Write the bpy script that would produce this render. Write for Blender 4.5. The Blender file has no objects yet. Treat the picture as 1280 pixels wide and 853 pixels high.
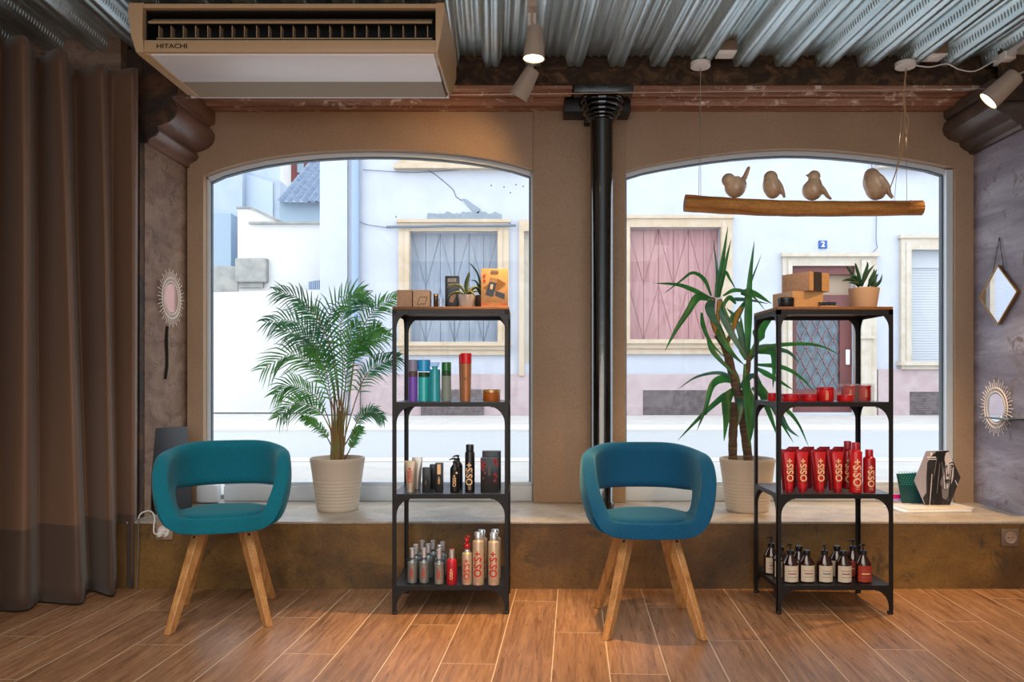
import bpy, bmesh, math, random
from mathutils import Vector, Matrix, Euler
random.seed(7)
R = math.radians
C = bpy.context.scene.collection
CX, CY, F, H = 665.0, 473.0, 1000.0, 1.02      # principal point, focal length in pixels (1280 wide), eye height

def P(px, py, Y):
    return ((px-CX)*Y/F, Y, H-(py-CY)*Y/F)
def PX(px, Y): return (px-CX)*Y/F
def PZ(py, Y): return H-(py-CY)*Y/F

# ------------------------------------------------------------------ materials
def lin(c):
    if isinstance(c, str):
        c = [int(c[i:i+2], 16)/255 for i in (0, 2, 4)]
    return tuple((v/12.92 if v <= .04045 else ((v+.055)/1.055)**2.4) for v in c)+(1,)

class NT:
    def __init__(s, m):
        m.use_nodes = True
        s.nt = m.node_tree; s.nt.nodes.clear()
        s.out = s.n('ShaderNodeOutputMaterial')
    def n(s, t, **kw):
        nd = s.nt.nodes.new(t)
        for k, v in kw.items():
            if k.startswith('i_'):
                key = k[2:]
                key = int(key) if key.isdigit() else key.replace('_', ' ')
                nd.inputs[key].default_value = v
            else: setattr(nd, k, v)
        return nd
    def l(s, a, b): s.nt.links.new(a, b)
    def math(s, op, a, b=None, c=None):
        nd = s.n('ShaderNodeMath', operation=op)
        for i, v in enumerate((a, b, c)):
            if v is None: continue
            if isinstance(v, (int, float)): nd.inputs[i].default_value = v
            else: s.l(v, nd.inputs[i])
        return nd.outputs[0]
    def mix(s, f, a, b, bt='MIX'):
        nd = s.n('ShaderNodeMix', data_type='RGBA', blend_type=bt)
        for i, v in ((0, f), (6, a), (7, b)):
            if isinstance(v, (int, float, tuple)): nd.inputs[i].default_value = v
            else: s.l(v, nd.inputs[i])
        return nd.outputs[2]
    def ramp(s, f, stops):
        nd = s.n('ShaderNodeValToRGB')
        e = nd.color_ramp.elements
        while len(e) < len(stops): e.new(.5)
        for k, (p, c) in enumerate(stops):
            e[k].position = p; e[k].color = c if len(c) == 4 else lin(c)
        s.l(f, nd.inputs[0]); return nd.outputs[0]
    def coords(s, scale=(1, 1, 1), rot=(0, 0, 0), loc=(0, 0, 0), kind='Object'):
        tc = s.n('ShaderNodeTexCoord'); mp = s.n('ShaderNodeMapping')
        mp.inputs['Scale'].default_value = scale; mp.inputs['Rotation'].default_value = rot
        mp.inputs['Location'].default_value = loc
        s.l(tc.outputs[kind], mp.inputs[0]); return mp.outputs[0]
    def noise(s, vec, scale, detail=4, rough=.55, dist=0):
        nd = s.n('ShaderNodeTexNoise'); nd.inputs['Scale'].default_value = scale
        nd.inputs['Detail'].default_value = detail; nd.inputs['Roughness'].default_value = rough
        nd.inputs['Distortion'].default_value = dist
        if vec: s.l(vec, nd.inputs['Vector'])
        return nd.outputs['Fac']

MATS = {}
def mat(name, col, rough=.5, metal=0, col2=None, nscale=20, stretch=(1, 1, 1), bump=0, bscale=None, detail=4,
        lo=.35, hi=.65, coat=0, alpha=None, spec=.5, sheen=0, trans=0):
    """plain principled surface; col2 gives a noisy second tone"""
    m = bpy.data.materials.new(name); t = NT(m)
    b = t.n('ShaderNodeBsdfPrincipled'); t.l(b.outputs[0], t.out.inputs[0])
    b.inputs['Base Color'].default_value = lin(col)
    b.inputs['Roughness'].default_value = rough; b.inputs['Metallic'].default_value = metal
    b.inputs['Specular IOR Level'].default_value = spec
    if coat: b.inputs['Coat Weight'].default_value = coat
    if sheen: b.inputs['Sheen Weight'].default_value = sheen
    if trans: b.inputs['Transmission Weight'].default_value = trans
    v = None
    if col2 is not None:
        v = t.coords(stretch)
        f = t.noise(v, nscale, detail)
        t.l(t.ramp(f, [(lo, lin(col)), (hi, lin(col2))]), b.inputs['Base Color'])
    if bump:
        v = v or t.coords(stretch)
        bp = t.n('ShaderNodeBump'); bp.inputs['Strength'].default_value = bump; bp.inputs['Distance'].default_value = .01
        t.l(t.noise(v, bscale or nscale, 3), bp.inputs['Height']); t.l(bp.outputs[0], b.inputs['Normal'])
    MATS[name] = m
    return m

def floor_mat():
    m = bpy.data.materials.new('wood_plank_tiles'); t = NT(m)
    b = t.n('ShaderNodeBsdfPrincipled'); t.l(b.outputs[0], t.out.inputs[0])
    ang = math.atan(.052)
    v = t.coords(kind='Object')
    sp = t.n('ShaderNodeSeparateXYZ'); t.l(v, sp.inputs[0])
    x = t.math('SUBTRACT', sp.outputs[0], .126); y = t.math('SUBTRACT', sp.outputs[1], 3.878)
    c, s_ = math.cos(ang), math.sin(ang)
    w = t.math('SUBTRACT', t.math('MULTIPLY', x, c), t.math('MULTIPLY', y, s_))       # across the planks
    u = t.math('ADD', t.math('MULTIPLY', x, s_), t.math('MULTIPLY', y, c))            # along the planks
    row_f = t.math('DIVIDE', w, .2)
    row = t.math('FLOOR', row_f)
    L = 1.25
    uu = t.math('DIVIDE', t.math('ADD', u, t.math('ADD', t.math('MULTIPLY', row, .44), .668)), L)
    cell = t.math('FLOOR', uu)
    fw = t.math('ABSOLUTE', t.math('SUBTRACT', t.math('FRACT', row_f), .5))
    fu = t.math('ABSOLUTE', t.math('SUBTRACT', t.math('FRACT', uu), .5))
    gw = t.math('GREATER_THAN', fw, .5-.0105)
    gu = t.math('GREATER_THAN', fu, .5-.0013)
    grout = t.math('MAXIMUM', gw, gu)
    cb = t.n('ShaderNodeCombineXYZ'); t.l(row, cb.inputs[0]); t.l(cell, cb.inputs[1])
    wn = t.n('ShaderNodeTexWhiteNoise', noise_dimensions='3D'); t.l(cb.outputs[0], wn.inputs[0])
    # grain in plank space, shifted per plank
    g = t.n('ShaderNodeCombineXYZ')
    t.l(t.math('MULTIPLY', w, 14), g.inputs[0]); t.l(t.math('MULTIPLY', u, .9), g.inputs[1])
    t.l(t.math('MULTIPLY', wn.outputs[0], 37), g.inputs[2])
    gr = t.noise(g.outputs[0], 3.2, 7, .62, .9)
    g2 = t.n('ShaderNodeCombineXYZ')
    t.l(t.math('MULTIPLY', w, 60), g2.inputs[0]); t.l(t.math('MULTIPLY', u, 5), g2.inputs[1])
    t.l(t.math('MULTIPLY', wn.outputs[0], 11), g2.inputs[2])
    gr2 = t.noise(g2.outputs[0], 2.5, 4, .6)
    col = t.ramp(gr, [(.25, '6f4d34'), (.42, '9c7557'), (.58, 'b48a68'), (.78, 'c8a07e')])
    tone = t.ramp(wn.outputs[0], [(0, (.78, .76, .75, 1)), (.5, (.90, .88, .86, 1)), (1, (1.0, .97, .94, 1))])
    col = t.mix(1, col, tone, 'MULTIPLY')
    fine = t.ramp(gr2, [(.3, (.72, .70, .68, 1)), (.6, (1, 1, 1, 1))])
    col = t.mix(.8, col, fine, 'MULTIPLY')
    col = t.mix(grout, col, lin('d9c2a6'))
    t.l(col, b.inputs['Base Color'])
    t.l(t.math('ADD', t.math('MULTIPLY', gr2, .25), .19), b.inputs['Roughness'])
    bp = t.n('ShaderNodeBump'); bp.inputs['Strength'].default_value = .25; bp.inputs['Distance'].default_value = .004
    t.l(t.math('SUBTRACT', gr2, t.math('MULTIPLY', grout, 1.0)), bp.inputs['Height']); t.l(bp.outputs[0], b.inputs['Normal'])
    return m

def layered(name, stops, scale=3, detail=8, dist=.6, rough=.7, stretch=(1, 1, 1), bump=.3, stops2=None, metal=0, fine=90, rmix=None):
    """weathered surface: large mottling multiplied by fine grain"""
    m = bpy.data.materials.new(name); t = NT(m)
    b = t.n('ShaderNodeBsdfPrincipled'); t.l(b.outputs[0], t.out.inputs[0])
    v = t.coords(stretch)
    f = t.noise(v, scale, detail, .62, dist)
    col = t.ramp(f, stops)
    f2 = t.noise(t.coords(), fine, 3, .6)
    col = t.mix(.6, col, t.ramp(f2, [(.3, (.62, .62, .62, 1)), (.62, (1.08, 1.08, 1.08, 1))]), 'MULTIPLY')
    if stops2:
        f3 = t.noise(t.coords(loc=(7, 3, 1)), scale*3.1, 8, .7, 1.2)
        col = t.mix(t.ramp(f3, [(.56, (0, 0, 0, 1)), (.66, (1, 1, 1, 1))]), col, lin(stops2))
    t.l(col, b.inputs['Base Color']); b.inputs['Roughness'].default_value = rough; b.inputs['Metallic'].default_value = metal
    bp = t.n('ShaderNodeBump'); bp.inputs['Strength'].default_value = bump; bp.inputs['Distance'].default_value = .02
    t.l(t.math('ADD', f, t.math('MULTIPLY', f2, .25)), bp.inputs['Height']); t.l(bp.outputs[0], b.inputs['Normal'])
    MATS[name] = m
    return m

def glass_mat(name, tint=(1, 1, 1, 1), gloss=.06, rough=0.0):
    m = bpy.data.materials.new(name); t = NT(m)
    tr = t.n('ShaderNodeBsdfTransparent'); tr.inputs[0].default_value = tint
    gl = t.n('ShaderNodeBsdfGlossy'); gl.inputs['Roughness'].default_value = rough
    mx = t.n('ShaderNodeMixShader'); mx.inputs[0].default_value = gloss
    t.l(tr.outputs[0], mx.inputs[1]); t.l(gl.outputs[0], mx.inputs[2]); t.l(mx.outputs[0], t.out.inputs[0])
    return m

def emis(name, col, s):
    m = bpy.data.materials.new(name); t = NT(m)
    e = t.n('ShaderNodeEmission'); e.inputs[0].default_value = lin(col); e.inputs[1].default_value = s
    t.l(e.outputs[0], t.out.inputs[0]); return m

# ------------------------------------------------------------------ geometry helpers
class MB:
    def __init__(s): s.b = bmesh.new()
    def box(s, x0, x1, y0, y1, z0, z1, bev=0, rotz=0, piv=None, M=None):
        r = bmesh.ops.create_cube(s.b, size=1)
        vs = r['verts']
        cx, cy, cz = (x0+x1)/2, (y0+y1)/2, (z0+z1)/2
        for v in vs:
            v.co = Vector((v.co.x*(x1-x0)+cx, v.co.y*(y1-y0)+cy, v.co.z*(z1-z0)+cz))
        if bev:
            es = list({e for v in vs for e in v.link_edges})
            r2 = bmesh.ops.bevel(s.b, geom=es, offset=bev, segments=2, affect='EDGES', profile=.5)
            vs = list({v for f in r2['faces'] for v in f.verts} | {v for v in vs if v.is_valid})
        if rotz:
            p = Vector(piv or (cx, cy, cz)); m = Matrix.Translation(p) @ Matrix.Rotation(rotz, 4, 'Z') @ Matrix.Translation(-p)
            for v in vs: v.co = m @ v.co
        if M is not None:
            for v in vs: v.co = M @ v.co
        return s
    def lathe(s, prof, c=(0, 0, 0), n=24, M=None, close=True):
        rings = []
        for (r, z) in prof:
            if r < 1e-6: rings.append([s.b.verts.new((c[0], c[1], c[2]+z))])
            else: rings.append([s.b.verts.new((c[0]+r*math.cos(2*math.pi*i/n), c[1]+r*math.sin(2*math.pi*i/n), c[2]+z)) for i in range(n)])
        for a, b in zip(rings, rings[1:]):
            for i in range(n):
                j = (i+1) % n
                if len(a) == 1 and len(b) == 1: continue
                if len(a) == 1: f = (a[0], b[j], b[i])
                elif len(b) == 1: f = (a[i], a[j], b[0])
                else: f = (a[i], a[j], b[j], b[i])
                try: s.b.faces.new(f)
                except ValueError: pass
        if M is not None:
            for r in rings:
                for v in r: v.co = M @ v.co
        return s
    def tube(s, pts, rad, n=8, flat=1.0, caps=True):
        pts = [Vector(p) for p in pts]
        if not hasattr(rad, '__len__'): rad = [rad]*len(pts)
        rings = []
        up = Vector((0, 0, 1))
        t0 = (pts[1]-pts[0]).normalized()
        if abs(t0.dot(up)) > .95: up = Vector((0, 1, 0))
        side = t0.cross(up).normalized()
        for i, p in enumerate(pts):
            t = (pts[min(i+1, len(pts)-1)]-pts[max(i-1, 0)]).normalized()
            side = (side-t*side.dot(t)).normalized(); nn = t.cross(side)
            rings.append([s.b.verts.new(p+(side*math.cos(2*math.pi*k/n)+nn*math.sin(2*math.pi*k/n)*flat)*rad[i]) for k in range(n)])
        for a, b in zip(rings, rings[1:]):
            for k in range(n):
                s.b.faces.new((a[k], a[(k+1) % n], b[(k+1) % n], b[k]))
        if caps:
            s.b.faces.new(rings[0][::-1]); s.b.faces.new(rings[-1])
        return s
    def bar(s, p0, p1, w, d, w1=None, d1=None, up=(0, 1, 0)):
        """square bar from p0 to p1, tapering"""
        p0, p1 = Vector(p0), Vector(p1); t = (p1-p0).normalized(); up = Vector(up)
        sx = t.cross(up).normalized(); sy = t.cross(sx).normalized()
        w1 = w1 or w; d1 = d1 or d
        rg = []
        for p, a, b in ((p0, w, d), (p1, w1, d1)):
            rg.append([s.b.verts.new(p+sx*a/2*i+sy*b/2*j) for i, j in ((-1, -1), (1, -1), (1, 1), (-1, 1))])
        a, b = rg
        for k in range(4): s.b.faces.new((a[k], a[(k+1) % 4], b[(k+1) % 4], b[k]))
        s.b.faces.new(a[::-1]); s.b.faces.new(b)
        return s
    def prism(s, poly, a, b, axis='Y'):
        """polygon in the plane across axis, extruded from a to b"""
        def mk(p, t):
            return {'Y': (p[0], t, p[1]), 'X': (t, p[0], p[1]), 'Z': (p[0], p[1], t)}[axis]
        va = [s.b.verts.new(mk(p, a)) for p in poly]; vb = [s.b.verts.new(mk(p, b)) for p in poly]
        s.b.faces.new(va); s.b.faces.new(vb[::-1])
        n = len(poly)
        for i in range(n): s.b.faces.new((va[i], vb[i], vb[(i+1) % n], va[(i+1) % n]))
        return s
    def ball(s, c, r, M=None, seg=16):
        if not hasattr(r, '__len__'): r = (r, r, r)
        m = Matrix.Translation(c) @ (M or Matrix()) @ Matrix.Diagonal((*r, 1))
        bmesh.ops.create_uvsphere(s.b, u_segments=seg, v_segments=max(6, seg//2+2), radius=1, matrix=m)
        return s
    def leaf(s, pts, width, side=None, fold=.25, prof=None, n=10):
        """tapered folded blade along a polyline"""
        P_ = smooth_path(pts, n)
        m = len(P_)
        prev = None
        for i, p in enumerate(P_):
            u = i/(m-1)
            wd = width*(prof(u) if prof else (min(1, .45+u*2.2) if u < .25 else max(.02, (1-(u-.25)/.75)**.75)))
            t = (P_[min(i+1, m-1)]-P_[max(i-1, 0)]).normalized()
            sd = Vector(side) if side else t.cross(Vector((0, 1, 0)))
            sd = (sd-t*sd.dot(t))
            sd = sd.normalized() if sd.length > 1e-4 else Vector((1, 0, 0))
            nn = sd.cross(t)
            row = [s.b.verts.new(p-sd*wd/2+nn*wd*fold), s.b.verts.new(p), s.b.verts.new(p+sd*wd/2+nn*wd*fold)]
            if prev:
                s.b.faces.new((prev[0], prev[1], row[1], row[0])); s.b.faces.new((prev[1], prev[2], row[2], row[1]))
            prev = row
        return s
    def build(s, name, m, parent=None, loc=None, smooth=True, ang=38, fix=True):
        if fix: bmesh.ops.recalc_face_normals(s.b, faces=s.b.faces)
        if smooth:
            for f in s.b.faces: f.smooth = True
            for e in s.b.edges:
                if len(e.link_faces) == 2 and e.calc_face_angle(0) > R(ang): e.smooth = False
        me = bpy.data.meshes.new(name); s.b.to_mesh(me); s.b.free()
        me.materials.append(m)
        o = bpy.data.objects.new(name, me); C.objects.link(o)
        if parent: o.parent = parent
        if loc: o.location = loc
        return o

def smooth_path(pts, n=10):
    pts = [Vector(p) for p in pts]
    if len(pts) == 2: return [pts[0].lerp(pts[1], i/n) for i in range(n+1)]
    out = []
    e = [pts[0]*2-pts[1]]+pts+[pts[-1]*2-pts[-2]]
    segs = len(pts)-1; per = max(2, n//segs)
    for k in range(segs):
        p0, p1, p2, p3 = e[k:k+4]
        for i in range(per):
            t = i/per
            out.append(.5*((2*p1)+(p2-p0)*t+(2*p0-5*p1+4*p2-p3)*t*t+(3*p1-p0-3*p2+p3)*t**3))
    out.append(pts[-1]); return out

def tag(o, label=None, cat=None, group=None, kind=None):
    if label:
        for a in ('left', 'right'):
            for n in ('top', 'bottom shelf', 'second shelf', 'third shelf'):
                for f in ('%s of the %s rack' % (n, a), '%s %s rack top' % ('', a)):
                    label = label.replace('the '+f, "the %s rack's %s" % (a, n)) if n != 'top' else label
            label = label.replace("bottom shelf, %s rack" % a, "%s rack's bottom shelf" % a).replace(", bottom shelf of the %s rack" % a, ", %s rack's bottom shelf" % a)
        if not 4 <= len(label.replace("-"," ").replace(chr(39)," ").split()) <= 16: print('LABEL', len(label.split()), label)
        o['label'] = label
    if cat: o['category'] = cat
    if group: o['group'] = group
    if kind: o['kind'] = kind
    return o
def thing(name, label, cat, loc=(0, 0, 0), rz=0, group=None):
    o = bpy.data.objects.new(name, None); o.empty_display_size = .05; C.objects.link(o)
    o.location = loc; o.rotation_euler = (0, 0, rz); tag(o, label, cat, group); return o
def struct(o): o['kind'] = 'structure'; return o
def copy_tree(o, parent=None):
    c = o.copy(); C.objects.link(c); c.parent = parent
    for ch in list(o.children): copy_tree(ch, c)
    return c
def dup(o, loc, rz=None, label=None, group=None):
    c = copy_tree(o); c.location = loc
    if rz is not None: c.rotation_euler = (0, 0, rz)
    if label: c['label'] = label
    if group: c['group'] = group
    return c

def text(name, s, size, m, parent, pos, up=False, bend=None, depth=.0004, sx=1.0, flat=None):
    """writing facing -Y at pos; up = reads bottom to top; bend = radius of the bottle it wraps"""
    cu = bpy.data.curves.new(name, 'FONT'); cu.body = s; cu.size = size; cu.extrude = depth
    cu.align_x = 'CENTER'; cu.align_y = 'CENTER'; cu.resolution_u = 3; cu.offset = size*.018
    o = bpy.data.objects.new(name, cu); C.objects.link(o)
    dg = bpy.context.evaluated_depsgraph_get()
    me = bpy.data.meshes.new_from_object(o.evaluated_get(dg))
    bpy.data.objects.remove(o); bpy.data.curves.remove(cu)
    for v in me.vertices:
        x, y, z = v.co.x*sx, v.co.y, v.co.z
        if up: x, y = -y, x
        d = 0
        if bend: d = bend-math.sqrt(max(bend*bend-x*x, 1e-6))
        v.co = (x, d-z, y)
    me.name = name; me.materials.clear(); me.materials.append(m)
    ob = bpy.data.objects.new(name, me); C.objects.link(ob); ob.parent = parent; ob.location = pos
    if flat: ob.rotation_euler = flat
    return ob
# ------------------------------------------------------------------ materials used by the room
M_floor = floor_mat()
M_panel = layered('taupe_painted_panel', [(.3, 'a3876d'), (.7, 'ae9278')], 2, 3, .2, .62, bump=.12, fine=160)
M_ledge_top = layered('grey_screed_sill', [(.25, '8b8176'), (.5, 'b0a698'), (.75, 'c8c0b4')], 5, 8, .8, .38, bump=.15)
M_ledge = layered('mottled_brown_concrete', [(.25, '35240f'), (.45, '634725'), (.6, '85622f'), (.8, 'a57c40')], 1.9, 9, .25, .5, bump=.3, stops2='4a3a26')
M_reveal_l = layered('brown_plaster_reveal', [(.25, '5b3f31'), (.5, '876c59'), (.8, 'a88d7a')], 4, 9, .8, .7, (1, 1, 2.2), bump=.5, stops2='5a4438', fine=140)
M_reveal_r = layered('grey_violet_plaster', [(.25, '59505c'), (.5, '827b88'), (.78, 'b4b0ba')], 2.6, 9, .7, .6, (1, .5, 2.6), bump=.45, stops2='6e5c5c', fine=150)
M_corbel_l = layered('brown_varnished_corbel', [(.3, '54392f'), (.6, '7d5c4e'), (.85, '967668')], 6, 6, .5, .32, (1, .4, 1), bump=.12, fine=180)
M_corbel_r = layered('scuffed_dark_corbel', [(.3, '2f2521'), (.55, '53453f'), (.9, '8b7d76')], 5, 8, .6, .35, (1, .4, 1), bump=.2, fine=180)
M_rust = layered('dark_rusted_steel', [(.3, '140e0a'), (.5, '38261a'), (.62, '5b3a1c'), (.8, '3c2a1e')], 9, 8, .3, .7, bump=.5)
M_beam = layered('charred_stone_beam', [(.25, '1b130d'), (.48, '3b2a1c'), (.6, '5b432c'), (.72, '7a6048'), (.85, '2c2018')], 9, 9, 1.6, .85, (1, 1, 1.5), bump=.8)
M_cornice = layered('worn_wood_cornice', [(.3, '71452f'), (.55, '9c6e54'), (.8, 'bf9f8a')], 3, 8, .5, .5, (.35, 6, 6), bump=.25, stops2='e0d0c0')
M_white = mat('room_white_plaster', 'b9ada0', .8)
M_zinc = None
def zinc():
    m = bpy.data.materials.new('galvanised_steel_deck'); t = NT(m)
    b = t.n('ShaderNodeBsdfPrincipled'); t.l(b.outputs[0], t.out.inputs[0])
    f = t.noise(t.coords((3, .3, 3)), 5, 4, .5, .2)
    f2 = t.noise(t.coords(), 45, 3, .5)
    col = t.mix(.28, t.ramp(f, [(.3, 'bccdd1'), (.7, 'e2eff2')]), t.ramp(f2, [(.35, (.7, .7, .7, 1)), (.65, (1, 1, 1, 1))]), 'MULTIPLY')
    t.l(col, b.inputs['Base Color']); b.inputs['Metallic'].default_value = .9
    t.l(t.math('ADD', t.math('MULTIPLY', f2, .25), .22), b.inputs['Roughness'])
    return m
M_zinc = zinc()
M_black_gloss = mat('black_gloss_paint', '0b0b0c', .16, coat=.6, bump=.08, nscale=30)
M_frame = mat('white_window_frame', 'c9d4de', .4)
M_frame_d = mat('grey_window_gasket', '55606b', .5)
M_glass = glass_mat('window_glass', (.985, .995, 1, 1), .007)
M_black = mat('black_powder_coated_steel', '1d1b1b', .42, .4, bump=.05, nscale=200)
M_chrome = mat('bright_metal', 'd5d5d5', .2, 1)
M_wht = mat('white_plastic', 'e4e0dc', .35)
M_dk = mat('near_black_plastic', '0e0e10', .4)

# ------------------------------------------------------------------ the room
YW, YL = 4.47, 3.87         # window wall, front of the sill block
ZL = .327
o = struct(MB().box(-3.1, 3.3, -2.6, YL+.02, -.1, 0).build('floor', M_floor, smooth=False))
# sill block under the windows
b = MB().box(-2.9, 3.3, YL, 4.62, -.1, ZL-.012)
struct(b.build('wall_sill', M_ledge, smooth=False))
struct(MB().box(-1.96, 2.5, YL-.006, 4.62, ZL-.012, ZL, .003).build('trim_1', M_ledge_top))

# arched openings, traced at the wall plane
def WX(px): return PX(px, YW)
def WZ(py): return PZ(py, YW)
AL = [(254, 219), (275, 211), (300, 204), (325, 198.5), (350, 194.5), (375, 191.5), (400, 189.3), (430, 187.6), (460, 187), (490, 187.2), (520, 188.3), (550, 190.3), (580, 193.5), (610, 198), (640, 204.5), (666, 212)]
AR = [(782, 214), (805, 207.5), (830, 202.5), (860, 197.5), (890, 193), (920, 189.5), (950, 187), (985, 185.5), (1015, 186), (1045, 187.8), (1075, 190.5), (1105, 194), (1135, 198.3), (1165, 203.5), (1194, 210)]
ZT = 2.515
def arch_panel(name, x0, x1, A, y0, y1, m):
    """plasterboard panel with an arched hole, as upright slices so that it stays a clean solid"""
    b = MB()
    b.box(x0, WX(A[0][0]), y0, y1, ZL, ZT)
    if x1 > WX(A[-1][0])+.002: b.box(WX(A[-1][0]), x1, y0, y1, ZL, ZT)
    bm = b.b
    top, low = [], []
    for (px, py) in A:
        low.append([bm.verts.new((WX(px), y, WZ(py))) for y in (y0, y1)])
        top.append([bm.verts.new((WX(px), y, ZT)) for y in (y0, y1)])
    for i in range(len(A)-1):
        bm.faces.new((low[i][0], low[i+1][0], top[i+1][0], top[i][0]))
        bm.faces.new((low[i][1], low[i+1][1], top[i+1][1], top[i][1]))
        bm.faces.new((low[i][0], low[i+1][0], low[i+1][1], low[i][1]))
    return struct(b.build(name, m, ang=30))
arch_panel('wall_window', WX(234), WX(667), AL, YW, 4.60, M_panel)
arch_panel('wall_window', WX(781), WX(1217.5), AR, YW, 4.60, M_panel)
struct(MB().box(WX(666.5), WX(781.5), YW-.018, 4.60, ZL, WZ(138.5), .003).build('wall_pier', M_panel))
# screw heads on the panels
b = MB()
for (px, py) in [(352, 153), (468, 152), (525, 153), (608, 154), (415, 178), (525, 178), (353, 187), (858, 152), (930, 152), (858, 186), (1094, 157), (1022, 150), (1094, 182), (1022, 175), (1204, 165), (1203, 210), (245, 230), (244, 300), (244, 370), (243, 440), (243, 500), (1206, 300), (1206, 400), (1206, 500)]:
    b.ball((WX(px), YW-.001, WZ(py)), (.004, .002, .004), seg=8)
tag(b.build('panel_screws', M_panel), kind='structure')

# window frames and panes
def window(name, A, xl, xr, extra):
    f = MB(); yf0, yf1 = 4.525, 4.575
    zb = PZ(603.5, 4.50)
    X0, X1 = WX(A[0][0]), WX(A[-1][0])
    # arched head and jambs follow the opening, showing 2-3 cm inside it
    inn, outr = [], []
    n = len(A)
    for i, (px, py) in enumerate(A):
        x, z = WX(px), WZ(py)
        outr.append((x, z+.01)); u = i/(n-1)
        ix = min(max(x, X0+xl), X1-xr)
        inn.append((ix, z-.012-.012*(1 if 0 < i < n-1 else 1)))
    bm = f.b
    rows = [[(bm.verts.new((a[0], y, a[1])), bm.verts.new((c[0], y, c[1]))) for a, c in zip(outr, inn)] for y in (yf0, yf1)]
    for i in range(n-1):
        for rr in rows: bm.faces.new((rr[i][0], rr[i+1][0], rr[i+1][1], rr[i][1]))
        bm.faces.new((rows[0][i][1], rows[0][i+1][1], rows[1][i+1][1], rows[1][i][1]))
    f.box(X0-.01, X0+xl, yf0, yf1, ZL, WZ(A[0][1])-.01)
    f.box(X1-xr, X1+.01, yf0-.03*(xr > .03), yf1, ZL, WZ(A[-1][1])-.004)
    o = struct(f.build(name, M_frame, smooth=False))
    g = MB()
    g.prism([(X0+.0, ZL+.02)]+[(x_, z_-.003) for x_, z_ in outr]+[(X1, ZL+.02)], 4.546, 4.552)
    g.build('glass_pane', M_glass, o, smooth=False)
    r = MB()      # bottom rail with a rebate
    r.box(X0+extra, X1-.002, 4.505, 4.60, ZL, ZL+.085, .004).box(X0+extra, X1-.002, 4.52, 4.60, ZL+.085, zb, .003)
    for k in range(5):
        x = X0+extra+.12+(X1-X0-extra-.24)*k/4
        r.ball((x, 4.504, ZL+.045), (.004, .002, .004), seg=8)
    r.build('bottom_rail', M_frame, o)
    gk = MB()
    gk.box(X0+xl, X0+xl+.006, 4.536, 4.56, zb, WZ(A[0][1])-.03).box(X1-xr-.010, X1-xr, 4.53, 4.56, zb, WZ(A[-1][1])-.03)
    rows = []
    for i, c in enumerate(inn):
        rows.append([bm2 for bm2 in (gk.b.verts.new((c[0], 4.532, c[1])), gk.b.verts.new((c[0], 4.532, c[1]-.007)), gk.b.verts.new((c[0], 4.562, c[1]-.007)))])
    for i in range(n-1):
        gk.b.faces.new((rows[i][0], rows[i+1][0], rows[i+1][1], rows[i][1])); gk.b.faces.new((rows[i][1], rows[i+1][1], rows[i+1][2], rows[i][2]))
    gk.build('gasket', M_frame_d, o, smooth=False)
    return o
window('window_1', AL, .016, .012, .10)
window('window_2', AR, .008, .036, .0)

# reveals either side and the wall returns
XL, XR = -1.935, 2.467
struct(MB().box(-3.1, XL, 4.0, 4.62, ZL-.012, 2.66).build('wall_left_reveal', M_reveal_l, smooth=False))
b = MB()
b.box(-2.02, XL-.004, 3.955, 4.0, ZL, 2.19).box(-2.02, XL-.004, 3.985, 4.0, 2.19, 2.66)
struct(b.build('trim_2', M_rust))
struct(MB().box(-3.1, -2.02, 3.93, 4.0, 0, 2.70).build('wall_left_pilaster', M_reveal_l, smooth=False))
struct(MB().box(XR, 3.3, 4.0, 4.62, ZL-.012, 2.66).build('wall_right_reveal', M_reveal_r, smooth=False))
struct(MB().box(-3.2, -3.1, -2.6, 4.62, -.1, 2.9).build('wall_left', M_white, smooth=False))
struct(MB().box(3.3, 3.4, -2.6, 4.62, -.1, 2.9).build('wall_right', M_white, smooth=False))
struct(MB().box(-3.2, 3.4, -2.7, -2.6, -.1, 2.9).build('wall_rear', M_white, smooth=False))
struct(MB().box(-3.2, 3.4, -2.7, 4.75, 2.74, 2.9).build('ceiling', M_beam, smooth=False))

# moulded corbels on both reveals
def corbel(name, prof, xin, y0, y1, m, label):
    b = MB(); b.prism([(xin, prof[0][1])]+prof+[(xin, prof[-1][1])], y0, y1)
    return struct(b.build(name, m, ang=30))
def arcp(c, r, a0, a1, n=8, ry=None):
    return [(c[0]+r*math.cos(R(a0+(a1-a0)*i/n)), c[1]+(ry or r)*math.sin(R(a0+(a1-a0)*i/n))) for i in range(n+1)]
pl = [(-1.935, 2.195), (-1.915, 2.195), (-1.912, 2.215)]
pl += [(-1.90, 2.222), (-1.875, 2.236), (-1.862, 2.255), (-1.868, 2.272), (-1.872, 2.280)]        # lower roll
pl += [(-1.845, 2.288), (-1.81, 2.303), (-1.785, 2.325), (-1.772, 2.352), (-1.772, 2.38), (-1.785, 2.405), (-1.80, 2.42)]
pl += [(-1.795, 2.43), (-1.772, 2.437), (-1.768, 2.47), (-1.772, 2.515)]
corbel('wall_left_corbel', pl, -2.0, 4.0, YW, M_corbel_l, '')
corbel('trim_6', [(x_-.004, z_+.002) for x_, z_ in pl[:-1]]+[(-1.8, 2.66)], -2.0, 3.990, 3.9995, M_rust, '')
pr = [(2.50, 2.265), (2.445, 2.27), (2.436, 2.285), (2.415, 2.295), (2.39, 2.315), (2.385, 2.335), (2.36, 2.34), (2.325, 2.355), (2.300, 2.38), (2.292, 2.41), (2.30, 2.44), (2.318, 2.462), (2.30, 2.472), (2.296, 2.515)]
corbel('wall_right_corbel', pr, 2.52, 3.99, YW, M_corbel_r, '')
struct(MB().box(2.33, 3.3, 3.97, 4.0, 2.40, 2.70).build('trim_3', M_rust, smooth=False))
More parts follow.
